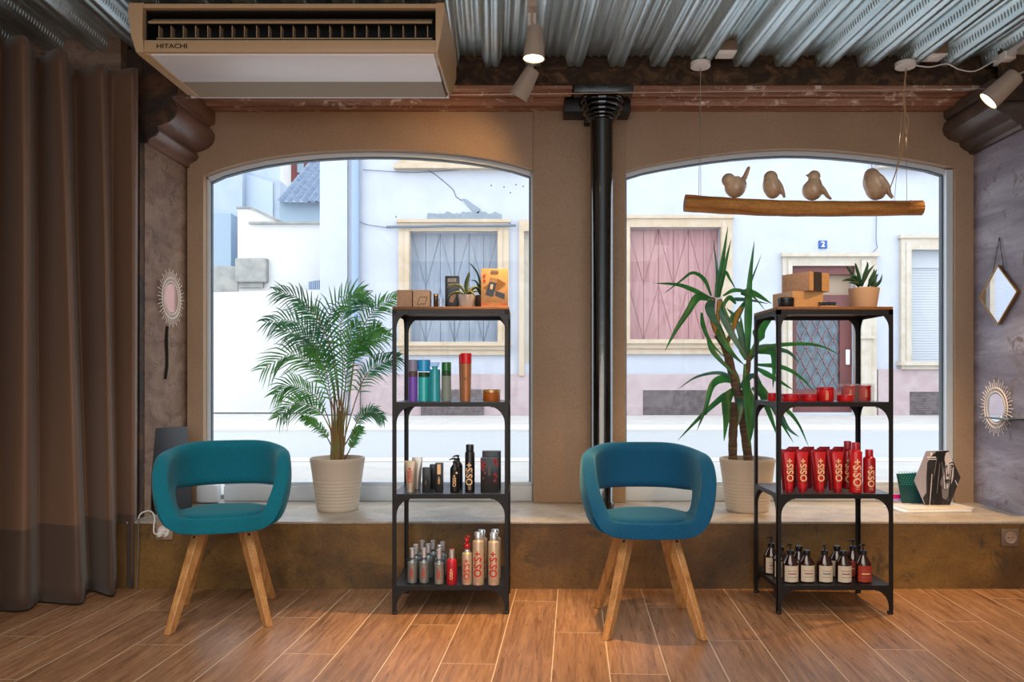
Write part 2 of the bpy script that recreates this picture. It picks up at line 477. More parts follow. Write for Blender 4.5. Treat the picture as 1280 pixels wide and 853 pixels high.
struct(MB().box(2.48, 3.3, 3.97, 4.0, ZL, 2.40).build('wall_right_pilaster', M_reveal_r, smooth=False))

# beam over the wall, timber cornice on its underside
struct(MB().box(-3.1, 3.3, 4.15, 4.62, 2.545, 2.76).build('wall_beam', M_beam, smooth=False))
def cornice(x0, x1, name):
    prof = [(4.165, 2.546), (4.165, 2.528), (4.215, 2.528), (4.215, 2.534), (4.235, 2.536), (4.243, 2.524), (4.255, 2.520), (4.262, 2.530), (4.30, 2.532),
            (4.30, 2.522), (4.33, 2.518), (4.345, 2.508), (4.362, 2.505), (4.375, 2.516), (4.39, 2.518), (4.39, 2.508), (4.60, 2.508), (4.60, 2.546)]
    # nested strips: outer moulding and two beads
    b = MB(); b.prism(prof, x0, x1, 'X'); return struct(b.build(name, M_cornice, ang=25))
cornice(-1.93, PX(714, 4.3), 'trim_4'); cornice(PX(785, 4.3), 2.46, 'trim_5')
# wall strip above panels, behind the cornice
struct(MB().box(-1.94, 2.47, 4.49, 4.62, 2.50, 2.56).build('wall_lintel', M_cornice, smooth=False))

# profiled steel deck: ribs run towards the window wall
ang = math.atan(-.048)
def deck():
    b = MB(); p = .2146
    zb, zt = 2.628, 2.688
    prof = [(0, zb), (.028, zb), (.033, zb+.007), (.041, zb+.007), (.046, zb), (.074, zb), (.088, zt), (.108, zt), (.113, zt-.007), (.125, zt-.007), (.130, zt),
            (.152, zt), (.157, zt-.007), (.169, zt-.007), (.174, zt), (.2006, zt)]
    y0, y1 = -2.6, 4.135
    def X(u, y): return .398+u+(y-4.15)*math.tan(ang)
    pts = []
    for k in range(-17, 16):
        for u, z in prof: pts.append((k*p+u, z))
    va = [b.b.verts.new((X(u, y0), y0, z)) for u, z in pts]; vb = [b.b.verts.new((X(u, y1), y1, z)) for u, z in pts]
    for i in range(len(pts)-1):
        b.b.faces.new((va[i], va[i+1], vb[i+1], vb[i]))
    o = struct(b.build('ceiling_deck', M_zinc, ang=20, fix=False))
    d = MB()      # pressed dimples on the webs and the odd fixing
    for k in range(-17, 16):
        for side in (0, 1):
            for j in range(38):
                y = 3.28+j*.022
                u = k*p+(.081 if side == 0 else -.0066)
                x = X(u, y)
                tilt = .2*(1 if side == 0 else -1)
                w = .0022
                r = []
                for (du, dz) in ((-.0035, -.015), (.0035, .015)):
                    r.append((x+du*(1 if side == 0 else -1)+(.0015 if side == 0 else -.0015), zb+.03+dz))
                vs = [d.b.verts.new((r[0][0], y-w, r[0][1])), d.b.verts.new((r[0][0], y+w, r[0][1])), d.b.verts.new((r[1][0], y+w, r[1][1])), d.b.verts.new((r[1][0], y-w, r[1][1]))]
                apex = d.b.verts.new(((r[0][0]+r[1][0])/2+(.003 if side == 0 else -.003), y, zb+.03))
                for a, c in zip(vs, vs[1:]+vs[:1]): d.b.faces.new((a, c, apex))
    d.build('web_embossing', M_zinc, o, smooth=False)
deck()

# ------------------------------------------------------------------ cast iron column
t = thing('cast_iron_column', 'round black gloss cast iron column with ringed capital between the two windows', 'column', (PX(752, 4.28), 4.28, ZL))
o_ = 2.53-ZL
MB().lathe([(0, 0), (.068, 0), (.068, .03), (.061, .04), (.061, 2.42-ZL), (.0, 2.42-ZL)], n=32).build('shaft', M_black_gloss, t)
b = MB()
pr_ = [(.058, 2.395-ZL)]
for (r0, z0) in ((.072, 2.402), (.086, 2.418), (.100, 2.438), (.114, 2.462), (.122, 2.485)):
    zz = z0-ZL
    pr_ += [(r0-.008, zz-.006), (r0, zz-.003), (r0+.002, zz+.004), (r0-.002, zz+.011), (r0-.009, zz+.012)]
pr_ += [(.118, 2.503-ZL), (0, 2.503-ZL)]
b.lathe(pr_, n=40).build('ringed_capital', M_black_gloss, t)
MB().box(-.155, .155, -.14, .14, 2.503-ZL, 2.544-ZL, .004).build('abacus', M_black_gloss, t)
b = MB().box(-.20, .16, .02, .165, 2.455-ZL, 2.535-ZL, .003).box(-.085, .075, .10, .168, 2.42-ZL, 2.457-ZL, .002)
b.build('bearing_plate', M_black, t)

# ------------------------------------------------------------------ outside: the street and the houses over the road
M_sky_wall = mat('pale_blue_render', 'd9dfee', .85, col2='e2e7f3', nscale=3, bump=.1, bscale=60)
M_wall_w = mat('sun_whitened_render', 'fbfbfa', .85, col2='f2f2f0', nscale=2)  # whiteness stands in for sunshine on the yard wall
M_plinth = mat('pink_sandstone_plinth', 'dcc9cc', .85, col2='cfb8bc', nscale=6)
M_stone = mat('beige_stone_surround', 'ead7bf', .8, col2='e0c8aa', nscale=8)
M_stone_w = mat('pale_stone_surround', 'ece3d6', .8, col2='e0d2be', nscale=8)
M_shut_g = mat('grey_blue_shutter_paint', 'a9b4c4', .6, col2='97a3b4', nscale=4, stretch=(6, 1, .5))
M_shut_p = mat('faded_pink_shutter_paint', 'd3a4a4', .65, col2='bd8d8e', nscale=4, stretch=(6, 1, .5))
M_line = mat('dark_board_joint', '67707e', .8)
M_line_p = mat('pink_board_joint', '8d6568', .8)
M_patch = mat('grey_cement_patch', 'a9b6c4', .9, col2='9dabb8', nscale=20)
M_pipe = mat('blue_grey_zinc_pipe', 'a9c0dc', .4)
M_door = mat('oxblood_door_paint', '8a4a48', .5, col2='75403f', nscale=5)
M_dglass = mat('dark_door_glass', '5c707c', .2, col2='3f4f5a', nscale=9)
M_lattice = mat('mauve_lattice', '9a7c84', .5)
M_vent = mat('basement_grille', '756a6c', .7, col2='968a8c', nscale=14)
M_roller = mat('white_roller_shutter', 'd9dfe8', .5)
M_blue = mat('enamel_blue', '1f4e9c', .3)
M_enw = mat('enamel_white', 'f5f7fa', .3)
M_road = mat('pale_asphalt', 'd5d8db', .9, col2='cbced2', nscale=60)
M_pave = mat('pale_pavement', 'e9e6e2', .9, col2='dcd8d4', nscale=5)
M_kerb = mat('white_kerb_stone', 'f1f0ee', .8)
M_brick = mat('red_brick_gable', 'b06a66', .9, col2='8d5250', nscale=30)
M_tile = mat('slate_blue_tiles', '7288a8', .7, col2='93a6be', nscale=7)
M_conc = mat('stained_concrete', 'a7a9a8', .9, col2='c4c2bc', nscale=6)
M_bluewall = mat('blue_grey_far_wall', 'c5d6ea', .85, col2='d4e0ee', nscale=2)
M_bluewall2 = mat('deeper_blue_far_wall', 'b9cfe2', .85)

# real walls and paving reflect about half the light that falls on them
for m_ in (M_sky_wall, M_wall_w, M_plinth, M_stone, M_stone_w, M_shut_g, M_shut_p, M_patch, M_pipe, M_door, M_lattice, M_vent, M_roller, M_road, M_pave, M_kerb, M_brick, M_tile, M_conc, M_bluewall, M_bluewall2):
    for nd in m_.node_tree.nodes:
        if nd.type == 'VALTORGB':
            for e_ in nd.color_ramp.elements: e_.color = tuple(c_*.66 for c_ in e_.color[:3])+(1,)
        if nd.type == 'BSDF_PRINCIPLED':
            c0_ = nd.inputs['Base Color'].default_value; nd.inputs['Base Color'].default_value = tuple(c_*.66 for c_ in c0_[:3])+(1,)
def gz(Y): return .30+(Y-4.7)*.0214
def ground(name, Y0, Y1, m, dz=0):
    b = MB(); vs = [b.b.verts.new((x, y, z)) for z_ in (0, -.3) for (x, y, z) in ((-25, Y0, gz(Y0)+dz+z_), (25, Y0, gz(Y0)+dz+z_), (25, Y1, gz(Y1)+dz+z_), (-25, Y1, gz(Y1)+dz+z_))]
    b.b.faces.new(vs[:4]); b.b.faces.new(vs[4:][::-1])
    for i in range(4): b.b.faces.new((vs[i], vs[(i+1) % 4], vs[4+(i+1) % 4], vs[4+i]))
    return struct(b.build(name, m, smooth=False))
ground('near_pavement', 4.64, 6.5, M_pave)
ground('near_kerb', 6.5, 6.75, M_kerb, .005)
ground('road', 6.75, 9.35, M_road, -.01)
ground('far_kerb', 9.35, 10.05, M_kerb, .02)
ground('far_pavement', 10.05, 30, M_pave, .01)
struct(MB().box(-3.4, 3.6, 4.60, 4.66, -.3, ZL+.02).build('wall_base', M_conc, smooth=False))

YF = 12.0
FX = lambda px: PX(px, YF)
FZ = lambda py: PZ(py, YF)
def frect(b, x0, y0, x1, y1, d, back=.02):
    """box on the facade given by its corners as seen, standing d metres proud of the wall"""
    b.box(FX(x0), FX(x1), YF-d, YF+back, FZ(y1), FZ(y0)); return b
B = thing('townhouse', 'pale blue rendered townhouse with shuttered windows across the street', 'building', (0, 0, 0))
# wall with window and door holes left as blocks so openings are recessed
holes = [(513, 290, 622, 428), (655, 290, 745, 455), (787, 285, 900, 425), (989, 333, 1068, 516), (1137, 313, 1215, 452)]
xs = sorted({402, 1500} | {h[0] for h in holes} | {h[2] for h in holes})
b = MB()
for a, c in zip(xs, xs[1:]):
    hs = [h for h in holes if h[0] <= a and h[2] >= c]
    y = -600
    for h in hs:
        b.box(FX(a), FX(c), YF, YF+.4, FZ(h[1]), FZ(y)); y = h[3]
    b.box(FX(a), FX(c), YF, YF+.4, FZ(530), FZ(y))
b.box(FX(402), FX(1500), YF+.4, YF+5, FZ(530), FZ(-600))
b.build('wall', M_sky_wall, B, smooth=False)
b = MB(); frect(b, 402, -600, 436, 518, .10); frect(b, 436, -600, 440, 518, .05); b.build('corner_pilaster', M_sky_wall, B, smooth=False)
b = MB(); b.tube([(FX(446), YF-.10, FZ(455)), (FX(446), YF-.10, FZ(-600))], .062, 12)
b.box(FX(438), FX(454), YF-.11, YF, FZ(373)-.03, FZ(373)+.0); b.build('downpipe', M_pipe, B)
b = MB(); b.tube([(FX(446), YF-.10, FZ(519)), (FX(446), YF-.10, FZ(455))], .07, 12); b.build('downpipe_foot', M_plinth, B)
b = MB(); frect(b, 452, 468, 788+15, 519, .05); frect(b, 803, 468, 883, 488, .05); frect(b, 883, 468, 977, 519, .05)
frect(b, 803, 519, 883, 522, .05); frect(b, 1096, 462, 1135, 524, .05); frect(b, 1135, 462, 1500, 490, .05); frect(b, 1187, 490, 1500, 526, .05)
b.build('plinth', M_plinth, B, smooth=False)
def shutter_window(x0, y0, x1, y1, fr, ms, ml, mstone, boards, sill, split=None):
    w = MB()
    frect(w, x0-fr, y0-fr*.9, x0, y1, .07); frect(w, x1, y0-fr*.9, x1+fr, y1, .07); frect(w, x0, y0-fr*.9, x1, y0, .07)
    frect(w, x0-fr-2, y0-fr*.9-2, x1+fr+2, y0-fr*.9+2, .10)
    frect(w, x0-fr*.45, y0-fr*.45, x0-1, y1, .085); frect(w, x1+1, y0-fr*.45, x1+fr*.45, y1, .085)
    w_ = w.build('window_surround', mstone, B, smooth=False)
    s = MB(); frect(s, x0-fr-3, y1, x1+fr+3, y1+5, .16); frect(s, x0-fr, y1+5, x1+fr, y1+sill*.6, .11); frect(s, x0-fr+2, y1+sill*.6, x1+fr-2, y1+sill, .07)
    s.build('window_sill', mstone, B, smooth=False)
    sh = MB(); n = boards; d = -.12
    for k in range(n):
        a = x0+(x1-x0)*k/n; c = x0+(x1-x0)*(k+1)/n
        sh.box(FX(a+.35), FX(c-.35), YF+.12, YF+.16, FZ(y1), FZ(y0))
    so = sh.build('shutter', ms, B, smooth=False)
    ln = MB(); ln.box(FX(x0), FX(x1), YF+.128, YF+.16, FZ(y1), FZ(y0))
    if split: ln.box(FX(split-.8), FX(split+.8), YF+.115, YF+.13, FZ(y1), FZ(y0))
    # crossed braces
    h = (y1-y0)/2
    k = 0
    nb = max(2, n//2)
    for q in range(nb):
        a = x0+(x1-x0)*q/nb; c = x0+(x1-x0)*(q+1)/nb
        for (ya, yb) in ((y0, y0+h), (y0+h, y1)):
            ln.bar((FX(a), YF+.118, FZ(ya)), (FX((a+c)/2), YF+.118, FZ(yb)), .008, .006)
            ln.bar((FX(c), YF+.118, FZ(ya)), (FX((a+c)/2), YF+.118, FZ(yb)), .008, .006)
    ln.build('shutter_brace', ml, so, smooth=False)
shutter_window(513, 290, 622, 428, 14, M_shut_g, M_line, M_stone, 6, 16, 567)
shutter_window(787, 285, 900, 425, 14, M_shut_p, M_line_p, M_stone, 6, 18)
w = MB(); frect(w, 649, 276, 655, 470, .07); frect(w, 655, 276, 745, 290, .07); w.build('window_surround', M_stone, B, smooth=False)
w = MB(); w.box(FX(655), FX(745), YF+.1, YF+.16, FZ(460), FZ(290)); w.build('shutter', M_stone_w, B, smooth=False)
# right window with roller shutter
w = MB(); frect(w, 1124, 297, 1137, 452, .07); frect(w, 1137, 297, 1230, 313, .07); frect(w, 1122, 295, 1230, 299, .10); frect(w, 1130, 304, 1135, 452, .085)
w.build('window_surround', M_stone_w, B, smooth=False)
s = MB(); frect(s, 1120, 452, 1232, 457, .16); frect(s, 1124, 457, 1230, 462, .10); s.build('window_sill', M_stone_w, B, smooth=False)
r = MB(); r.box(FX(1137), FX(1215), YF+.10, YF+.2, FZ(334), FZ(313))
for k in range(36):
    z0 = FZ(334)-k*.0395; r.box(FX(1137), FX(1215), YF+.13, YF+.16, z0-.036, z0)
r.box(FX(1137), FX(1215), YF+.145, YF+.2, FZ(452), FZ(313)); r.build('roller_shutter', M_roller, B, smooth=False)
# upper floor sills and plaster repairs
b = MB(); frect(b, 499, 184, 660, 205, .05); frect(b, 494, 207, 660, 213, .14); frect(b, 505, 201, 660, 207, .09); b.build('upper_sill', M_stone, B, smooth=False)
b = MB(); frect(b, 1098, 184, 1230, 204, .05); frect(b, 1094, 206, 1230, 212, .14); frect(b, 786, 190, 838, 199, .06); b.build('upper_sill', M_stone_w, B, smooth=False)
rr = random.Random(5)
top = [(535+4*k, 264+rr.random()*4) for k in range(23)]
poly = [(FX(x), FZ(y)) for x, y in [(533, 279), (534, 270)]+top+[(627, 268), (627, 274), (600, 279)]]
b = MB(); b.prism(poly, YF-.012, YF+.01); b.prism([(FX(x), FZ(y)) for x, y in ((577, 249), (582, 249), (601, 262), (598, 267), (592, 266))], YF-.012, YF+.01)
b.build('cement_patch', M_patch, B, smooth=False)
b = MB(); crack = [(524, 190), (527, 203), (537, 214), (545, 219), (556, 228), (562, 233), (567, 238), (570, 246), (577, 251)]
for a, c in zip(crack, crack[1:]): b.tube([(FX(a[0]), YF-.002, FZ(a[1])), (FX(c[0]), YF-.002, FZ(c[1]))], .007, 5)
b.build('crack', M_line, B)
b = MB(); b.tube([(FX(485), YF-.13, FZ(286)), (FX(530), YF-.13, FZ(285.5)), (FX(560), YF-.13, FZ(284.5)), (FX(600), YF-.13, FZ(284.8)), (FX(645), YF-.13, FZ(284))], .02, 8)
b.build('metal_rod', M_line, B)
b = MB()
for pts in ([(454, 213), (520, 216), (600, 211), (664, 207)], [(440, 268), (455, 280), (490, 286)], [(1088, 205), (1094, 240), (1094, 300), (1094, 312), (1070, 334)], [(786, 199), (900, 200), (1000, 196), (1090, 200)]):
    b.tube(smooth_path([(FX(x), YF-.03, FZ(y)) for x, y in pts], 14), .006, 5)
b.build('facade_cable', M_line, B)
b = MB()
for (x, y) in ((614, 232), (630, 234), (645, 231), (654, 233), (638, 241), (495, 271)): b.ball((FX(x), YF, FZ(y)), (.012, .01, .012), seg=8)
b.build('plug_hole', M_line, B)
# door
b = MB(); frect(b, 977, 319, 989, 520, .06); frect(b, 1068, 319, 1094, 523, .06); frect(b, 989, 319, 1068, 333, .06); frect(b, 975, 317, 1096, 322, .12)
frect(b, 983, 326, 988, 520, .09); frect(b, 1074, 326, 1086, 520, .09); frect(b, 1072, 420, 1090, 424, .12)
b.build('door_surround', M_stone_w, B, smooth=False)
b = MB(); b.box(FX(989), FX(1068), YF+.02, YF+.20, FZ(343), FZ(333)); b.build('transom', M_door, B, smooth=False)
b = MB(); b.box(FX(989), FX(1068), YF+.14, YF+.2, FZ(368), FZ(343)); b.build('transom_panel', mat('brown_transom', 'a08c78', .7), B, smooth=False)
b = MB(); b.box(FX(989), FX(998), YF+.10, YF+.18, FZ(516), FZ(368)).box(FX(1053), FX(1068), YF+.10, YF+.18, FZ(516), FZ(368)).box(FX(998), FX(1053), YF+.10, YF+.18, FZ(385), FZ(368)).box(FX(998), FX(1053), YF+.10, YF+.18, FZ(516), FZ(487))
D = b.build('front_door', M_door, B, smooth=False)
b = MB(); b.box(FX(998), FX(1053), YF+.15, YF+.17, FZ(487), FZ(385)); b.build('door_glass', M_dglass, D, smooth=False)
b = MB()
for k in range(-4, 6):
    x = FX(998)+k*.165
    for sgn in (1, -1):
        xa, za, xb, zb_ = x, FZ(487), x+.66, FZ(385)
        if sgn < 0: xa, xb = xb, xa
        # clip to the glass
        t0 = max(0, min(1, (FX(998)-xa)/(xb-xa))) if xb != xa else 0
        t1 = max(0, min(1, (FX(1053)-xa)/(xb-xa)))
        ta, tb = sorted((t0, t1))
        if tb-ta > .05:
            b.bar((xa+(xb-xa)*ta, YF+.14, za+(zb_-za)*ta), (xa+(xb-xa)*tb, YF+.14, za+(zb_-za)*tb), .016, .01)
b.build('lattice', M_lattice, D, smooth=False)
b = MB(); b.box(FX(1060), FX(1065), YF+.07, YF+.1, FZ(456), FZ(437), .01); b.build('letter_box', M_enw, D)
for nm, (x0, y0, x1, y1) in (('v', (803, 488, 883, 519)), ('w', (1135, 490, 1187, 526)), ('u', (527, 487, 605, 519))):
    b = MB(); b.box(FX(x0), FX(x1), YF+(-.03 if nm != 'u' else -.07), YF+.05, FZ(y1), FZ(y0))
    for k in range(12):
        z = FZ(y1)+(FZ(y0)-FZ(y1))*(k+.5)/12; b.box(FX(x0), FX(x1), YF+(-.045 if nm != 'u' else -.08), YF, z-.006, z+.006)
    b.build('basement_vent', M_vent, B, smooth=False)
nb = MB().box(FX(1023), FX(1033.5), YF-.02, YF, FZ(311), FZ(301), .004).build('house_number_plate', M_blue, B)
text('digit', '2', .115, M_enw, nb, (FX(1028.2), YF-.023, FZ(306)))

# yard wall and pillar left of the townhouse
t = thing('yard_wall', 'bright white rendered yard wall with stepped grey coping left of the townhouse', 'wall')
b = MB(); Yc = 12.6
cx_ = lambda px: PX(px, Yc); cz_ = lambda py: PZ(py, Yc)
b.prism([(cx_(297), cz_(512)), (cx_(297), cz_(261)), (cx_(314), cz_(261)), (cx_(352), cz_(278)), (cx_(420), cz_(278)), (cx_(420), cz_(512))], Yc, Yc+.25)
b.box(cx_(180), cx_(298), Yc, Yc+.25, cz_(512), cz_(367)).build('wall', M_wall_w, t, smooth=False)
b = MB(); b.prism([(cx_(296), cz_(261)), (cx_(314), cz_(261)), (cx_(354), cz_(279)), (cx_(354), cz_(277)), (cx_(315), cz_(259)), (cx_(296), cz_(259))], Yc-.04, Yc+.28)
b.box(cx_(312), cx_(420), Yc-.06, Yc+.28, cz_(280.5), cz_(278)); b.build('coping', M_conc, t, smooth=False)
b = MB(); b.box(cx_(180), cx_(298), Yc-.02, Yc+.3, cz_(367), cz_(333)); b.box(cx_(297), cx_(336), Yc-.12, Yc+.2, cz_(354), cz_(324), .02); b.box(cx_(300), cx_(330), Yc-.05, Yc+.2, cz_(360), cz_(354))
b.build('concrete_block', M_conc, t, smooth=False)
t = thing('low_street_wall', 'low white wall along the far pavement left of the downpipe', 'wall')
Yd = 12.3
b = MB(); b.prism([(PX(x, Yd), PZ(y, Yd)) for x, y in ((180, 516), (180, 368), (401, 362), (401, 516))], Yd, Yd+.2); b.build('wall', M_wall_w, t, smooth=False)
b = MB()
for k in range(7): b.box(PX(385+k*2.4, Yd), PX(386.6+k*2.4, Yd), Yd+.02, Yd+.1, PZ(364, Yd), PZ(352-k*.4, Yd))
b.build('railing', M_pipe, t, smooth=False)
# houses behind
t = thing('distant_apartment_block', 'tall pale blue block with a recessed panel at far left of the left window', 'building')
Ye = 20
ex = lambda px: PX(px, Ye); ez = lambda py: PZ(py, Ye)
MB().box(ex(150), ex(303), Ye, Ye+3, 0, ez(150)).build('wall', M_bluewall, t, smooth=False)
b = MB(); b.prism([(ex(x), ez(y)) for x, y in ((300, 500), (300, 210), (345, 222), (345, 500))], Ye+.3, Ye+3); b.build('gable_wall', M_bluewall, t, smooth=False)
b = MB(); b.prism([(ex(x), ez(y)) for x, y in ((303, 500), (303, 214), (337, 225), (337, 500))], Ye+.25, Ye+.4); b.build('recessed_panel', mat('grey_panel', 'b7c4d4', .8), t, smooth=False)
MB().box(ex(150), ex(298), Ye-.5, Ye, 0, ez(272)).build('annex', M_bluewall2, t, smooth=False)
t = thing('white_gable_house', 'pale cream house wall rising behind the far left block', 'building')
Yg = 24; MB().box(PX(200, Yg), PX(345, Yg), Yg, Yg+1.5, 0, PZ(150, Yg)).build('wall', M_wall_w, t, smooth=False)
t = thing('tiled_roof_house', 'blue grey house with a steep slate blue tiled roof behind the yard wall', 'building')
Yh = 18; hx = lambda px: PX(px, Yh); hz = lambda py: PZ(py, Yh)
MB().box(hx(344), hx(470), Yh+.3, Yh+4, 0, hz(249)).build('wall', M_bluewall2, t, smooth=False)
b = MB()
e0, e1 = (hx(340), hz(256)), (hx(470), hz(248))
rows_, Yp = 17, Yh
lft = [(344, 254), (398, 190)]
for k in range(rows_):
    u0, u1 = k/rows_, (k+1)/rows_
    xa = 344+(405-344)*u0; ya = 254+(182-254)*u0; yb = 254+(182-254)*u1
    y0 = Yh+u0*3.2; y1 = Yh+u1*3.2
    sc0, sc1 = y0, y1
    z0, z1 = PZ(ya, y0), PZ(yb, y1)
    xs0 = PX(xa, y0); n = 24
    xe = PX(480, y0); st = .17
    x = xs0; j = 0
    while x < xe:
        v = [b.b.verts.new(q) for q in ((x, y0, z0), (x+st*.5, y0-.03, z0+.05), (x+st, y0, z0), (x+st, y1, z1+.02), (x+st*.5, y1-.03, z1+.07), (x, y1, z1+.02))]
        b.b.faces.new((v[0], v[1], v[4], v[5])); b.b.faces.new((v[1], v[2], v[3], v[4])); x += st
b.build('tiled_roof', M_tile, t, smooth=False, fix=False)
t = thing('brick_gable_house', 'red brick gable just visible above the tiled roof', 'building')
MB().box(PX(359, 26), PX(420, 26), 26, 28, 0, PZ(120, 26)).build('wall', M_brick, t, smooth=False)
MB().box(PX(372, 26), PX(380, 26), 25.95, 26.1, PZ(216, 26), PZ(200, 26)).build('window', M_bluewall2, t, smooth=False)
# ------------------------------------------------------------------ ceiling-hung air conditioner
M_ac = mat('warm_lit_ac_casing', 'c6a680', .42)  # orange in the colour stands for warm lamp light on the front
M_ac_u = mat('bright_lit_ac_panel', 'f1f3f8', .4)  # whitened to carry the light reaching the underside from below
M_ac_d = mat('black_ac_outlet', '0a0908', .7)
M_ac_l = mat('tan_ac_vane', 'b79b78', .5)
M_ac_g = mat('beige_ac_grille', 'a59680', .6)
t = thing('air_conditioner', 'long cream ceiling air conditioner with louvred outlet and white underside', 'air conditioner', (-1.04, 3.40, 2.407))
ax0, ax1, ay1, az1 = -.61, .632, .56, .205
b = MB()     # casing: back, top, lower lip, upper lip
b.box(ax0, ax1, .14, ay1, .012, az1).box(ax0, ax1, .0, .16, az1-.018, az1).box(ax0, ax1, .0, .16, .0, .052, .004)
b.build('casing', M_ac, t)
MB().box(ax0+.001, ax1-.001, .125, .145, .052, az1-.018).box(ax0+.001, ax1-.001, .022, .13, az1-.024, az1-.018).box(ax0+.001, ax1-.001, .015, .13, .052, .056).box(ax0+.0005, ax0+.006, .02, .13, .052, az1-.018).box(ax1-.006, ax1-.0005, .02, .13, .052, az1-.018).build('outlet_recess', M_ac_d, t, smooth=False)
for s in (0, 1):
    x0, x1 = (ax0-.062, ax0) if s == 0 else (ax1, ax1+.036)
    prof = [(.0, .0), (.012, -.004), (ay1-.05, -.004), (ay1-.012, .012), (ay1+.012, .05), (ay1+.015, .10), (ay1-.02, .16), (ay1-.06, az1+.004), (.0, az1+.004), (-.01, .17), (-.012, .06)]
    b = MB(); b.prism(prof, x0, x1, 'X')
    for v in b.b.verts:      # the outer face leans in towards the bottom
        if (s == 0 and v.co.x < ax0-.03) or (s == 1 and v.co.x > ax1+.02):
            k = max(0, 1-v.co.z/.12); v.co.x += (.030 if s == 0 else -.03)*k
    b.build('end_cap', M_ac, t, ang=30)
b = MB(); b.prism([(.018, .128), (.012, .130), (.012, .136), (.058, .166), (.060, .162)], ax0+.012, ax1-.02, 'X')
b.build('outlet_flap', M_ac_l, t)
b = MB().box(ax0+.04, ax1-.02, .03, .036, .068, .073); b.build('vane_rail', M_ac_l, t)
n = 23
for k in range(n):
    x = ax0+.05+(ax1-ax0-.09)*k/(n-1)
    MB().box(x-.0015, x+.0015, .03, .065, .07, .125).build('vane', M_ac_l, t, smooth=False)
MB().box(ax0+.02, ax1-.012, .02, .33, -.006, .004, .002).build('underside_panel', M_ac_u, t)
MB().box(ax0+.02, ax1-.012, .335, .535, -.0025, .008).build('grille_backing', M_ac_d, t, smooth=False)
b = MB()
for k in range(22):
    y = .337+k*.009; b.box(ax0+.022, ax1-.014, y, y+.0062, -.006, .004)
b.build('return_grille', M_ac_g, t, smooth=False)
MB().box(ax0-.03, ax1, .535, ay1-.01, -.005, .01, .002).build('rear_trim', M_ac_u, t)
MB().box(ax0+.0, ax0+.02, .01, .54, -.007, .006, .001).build('side_trim', M_ac, t)
text('lettering', 'HITACHI', .027, mat('dark_print', '3a2a22', .6), t, (-.49, -.002, .024), sx=1.25)

# ------------------------------------------------------------------ track lights, pendants, boxes, cables
M_lamp = mat('sand_white_lamp', 'a8988a', .5)
M_lens = emis('lit_lamp_lens', 'ffe2ba', 9)
M_lens_off = mat('lamp_lens', 'cfc8bb', .2)
def track(x, y0, y1, label, dx=0):
    t = thing('lighting_track', label, 'track', (x, 0, 2.60))
    b = MB().box(-.018, .018, y0, y1, 0, .027, .002); b.build('rail', M_wht, t)
    MB().box(-.028, .028, y1-.10, y1+.0, -.012, .028, .003).build('end_feed', M_wht, t)
    return t
track(.0, .5, 3.98, 'white ceiling lighting track above the black column, carrying two spotlights')
track(2.345, .5, 4.02, 'white ceiling lighting track above the right reveal, with feed box')
def spotlight(name, label, top, d, r0, r1, L, lit, stem_top):
    """lamp head starting at top, pointing along d"""
    t = thing(name, label, 'spotlight', top)
    d = Vector(d).normalized()
    M = d.to_track_quat('Z', 'Y').to_matrix().to_4x4()
    MB().lathe([(0, -.002), (r0-.006, -.002), (r0, .004), (r1, L), (r1-.004, L), (r1-.006, L-.012), (0, L-.012)], n=32, M=M).build('lamp_head', M_lamp, t)
    MB().lathe([(0, L-.011), (r1-.007, L-.011), (r1-.007, L-.004), (0, L-.004)], n=32, M=M).build('lens', M_lens if lit else M_lens_off, t)
    s = Vector(stem_top)-Vector(top)
    b = MB(); b.tube([s, (s.x, s.y, 0.02), (0, 0, .0), d*.03], .0055, 8); b.build('stem', M_lamp, t)
    MB().box(s.x-.02, s.x+.02, s.y-.035, s.y+.035, s.z-.03, s.z+.0, .003).build('adapter', M_lamp, t)
spotlight('ceiling_spotlight', 'lit beige cylinder spotlight hanging from the central track, nearest the camera', (.012, 3.36, 2.495), (-.035, -.03, -1), .031, .047, .135, True, (0, 3.36, 2.60))
spotlight('ceiling_spotlight', 'beige cylinder spotlight tilted left, behind the lit one on the central track', (.006, 3.92, 2.535), (-.52, .25, -.86), .036, .050, .15, False, (0, 3.93, 2.60))
spotlight('ceiling_spotlight', 'beige cylinder spotlight tilted left beside the right corbel', (2.30, 3.80, 2.46), (-.62, .25, -.62), .042, .052, .16, True, (2.345, 3.80, 2.60))
def canopy(x, y, z, label):
    t = thing('ceiling_canopy', label, 'ceiling rose', (x, y, z))
    MB().lathe([(0, 0), (.046, 0), (.05, .004), (.05, .026), (0, .026)], n=32).build('disc', M_wht, t)
    b = MB().lathe([(0, -.012), (.004, -.012), (.004, .001)], n=10); b.tube([(0, 0, -.008), (.004, 0, -.016), (0, 0, -.022), (-.004, 0, -.016), (0, 0, -.008)], .0012, 6)
    b.build('hook', M_chrome, t)
canopy(.857, 4.07, 2.60, 'round white canopy on the ceiling deck above the left end of the bird log')
canopy(1.90, 4.07, 2.60, 'round white canopy above the right end of the bird log, with a white lead')
def sensor(x, y, z, label):
    t = thing('ceiling_box', label, 'junction box', (x, y, z))
    MB().box(-.045, .045, -.05, .05, 0, .05, .003).build('housing', mat('brown_box', '7a6650', .6), t)
    MB().box(-.045, .045, -.05, .05, -.006, -.0005, .002).build('face_plate', M_wht, t)
    MB().lathe([(0, -.012), (.028, -.012), (.03, -.006)], n=24).build('dome', M_wht, t)
sensor(.965, 3.98, 2.635, 'small square junction box in the ceiling deck right of the left canopy')
sensor(2.02, 4.02, 2.635, 'small square junction box in the ceiling deck right of the right canopy')
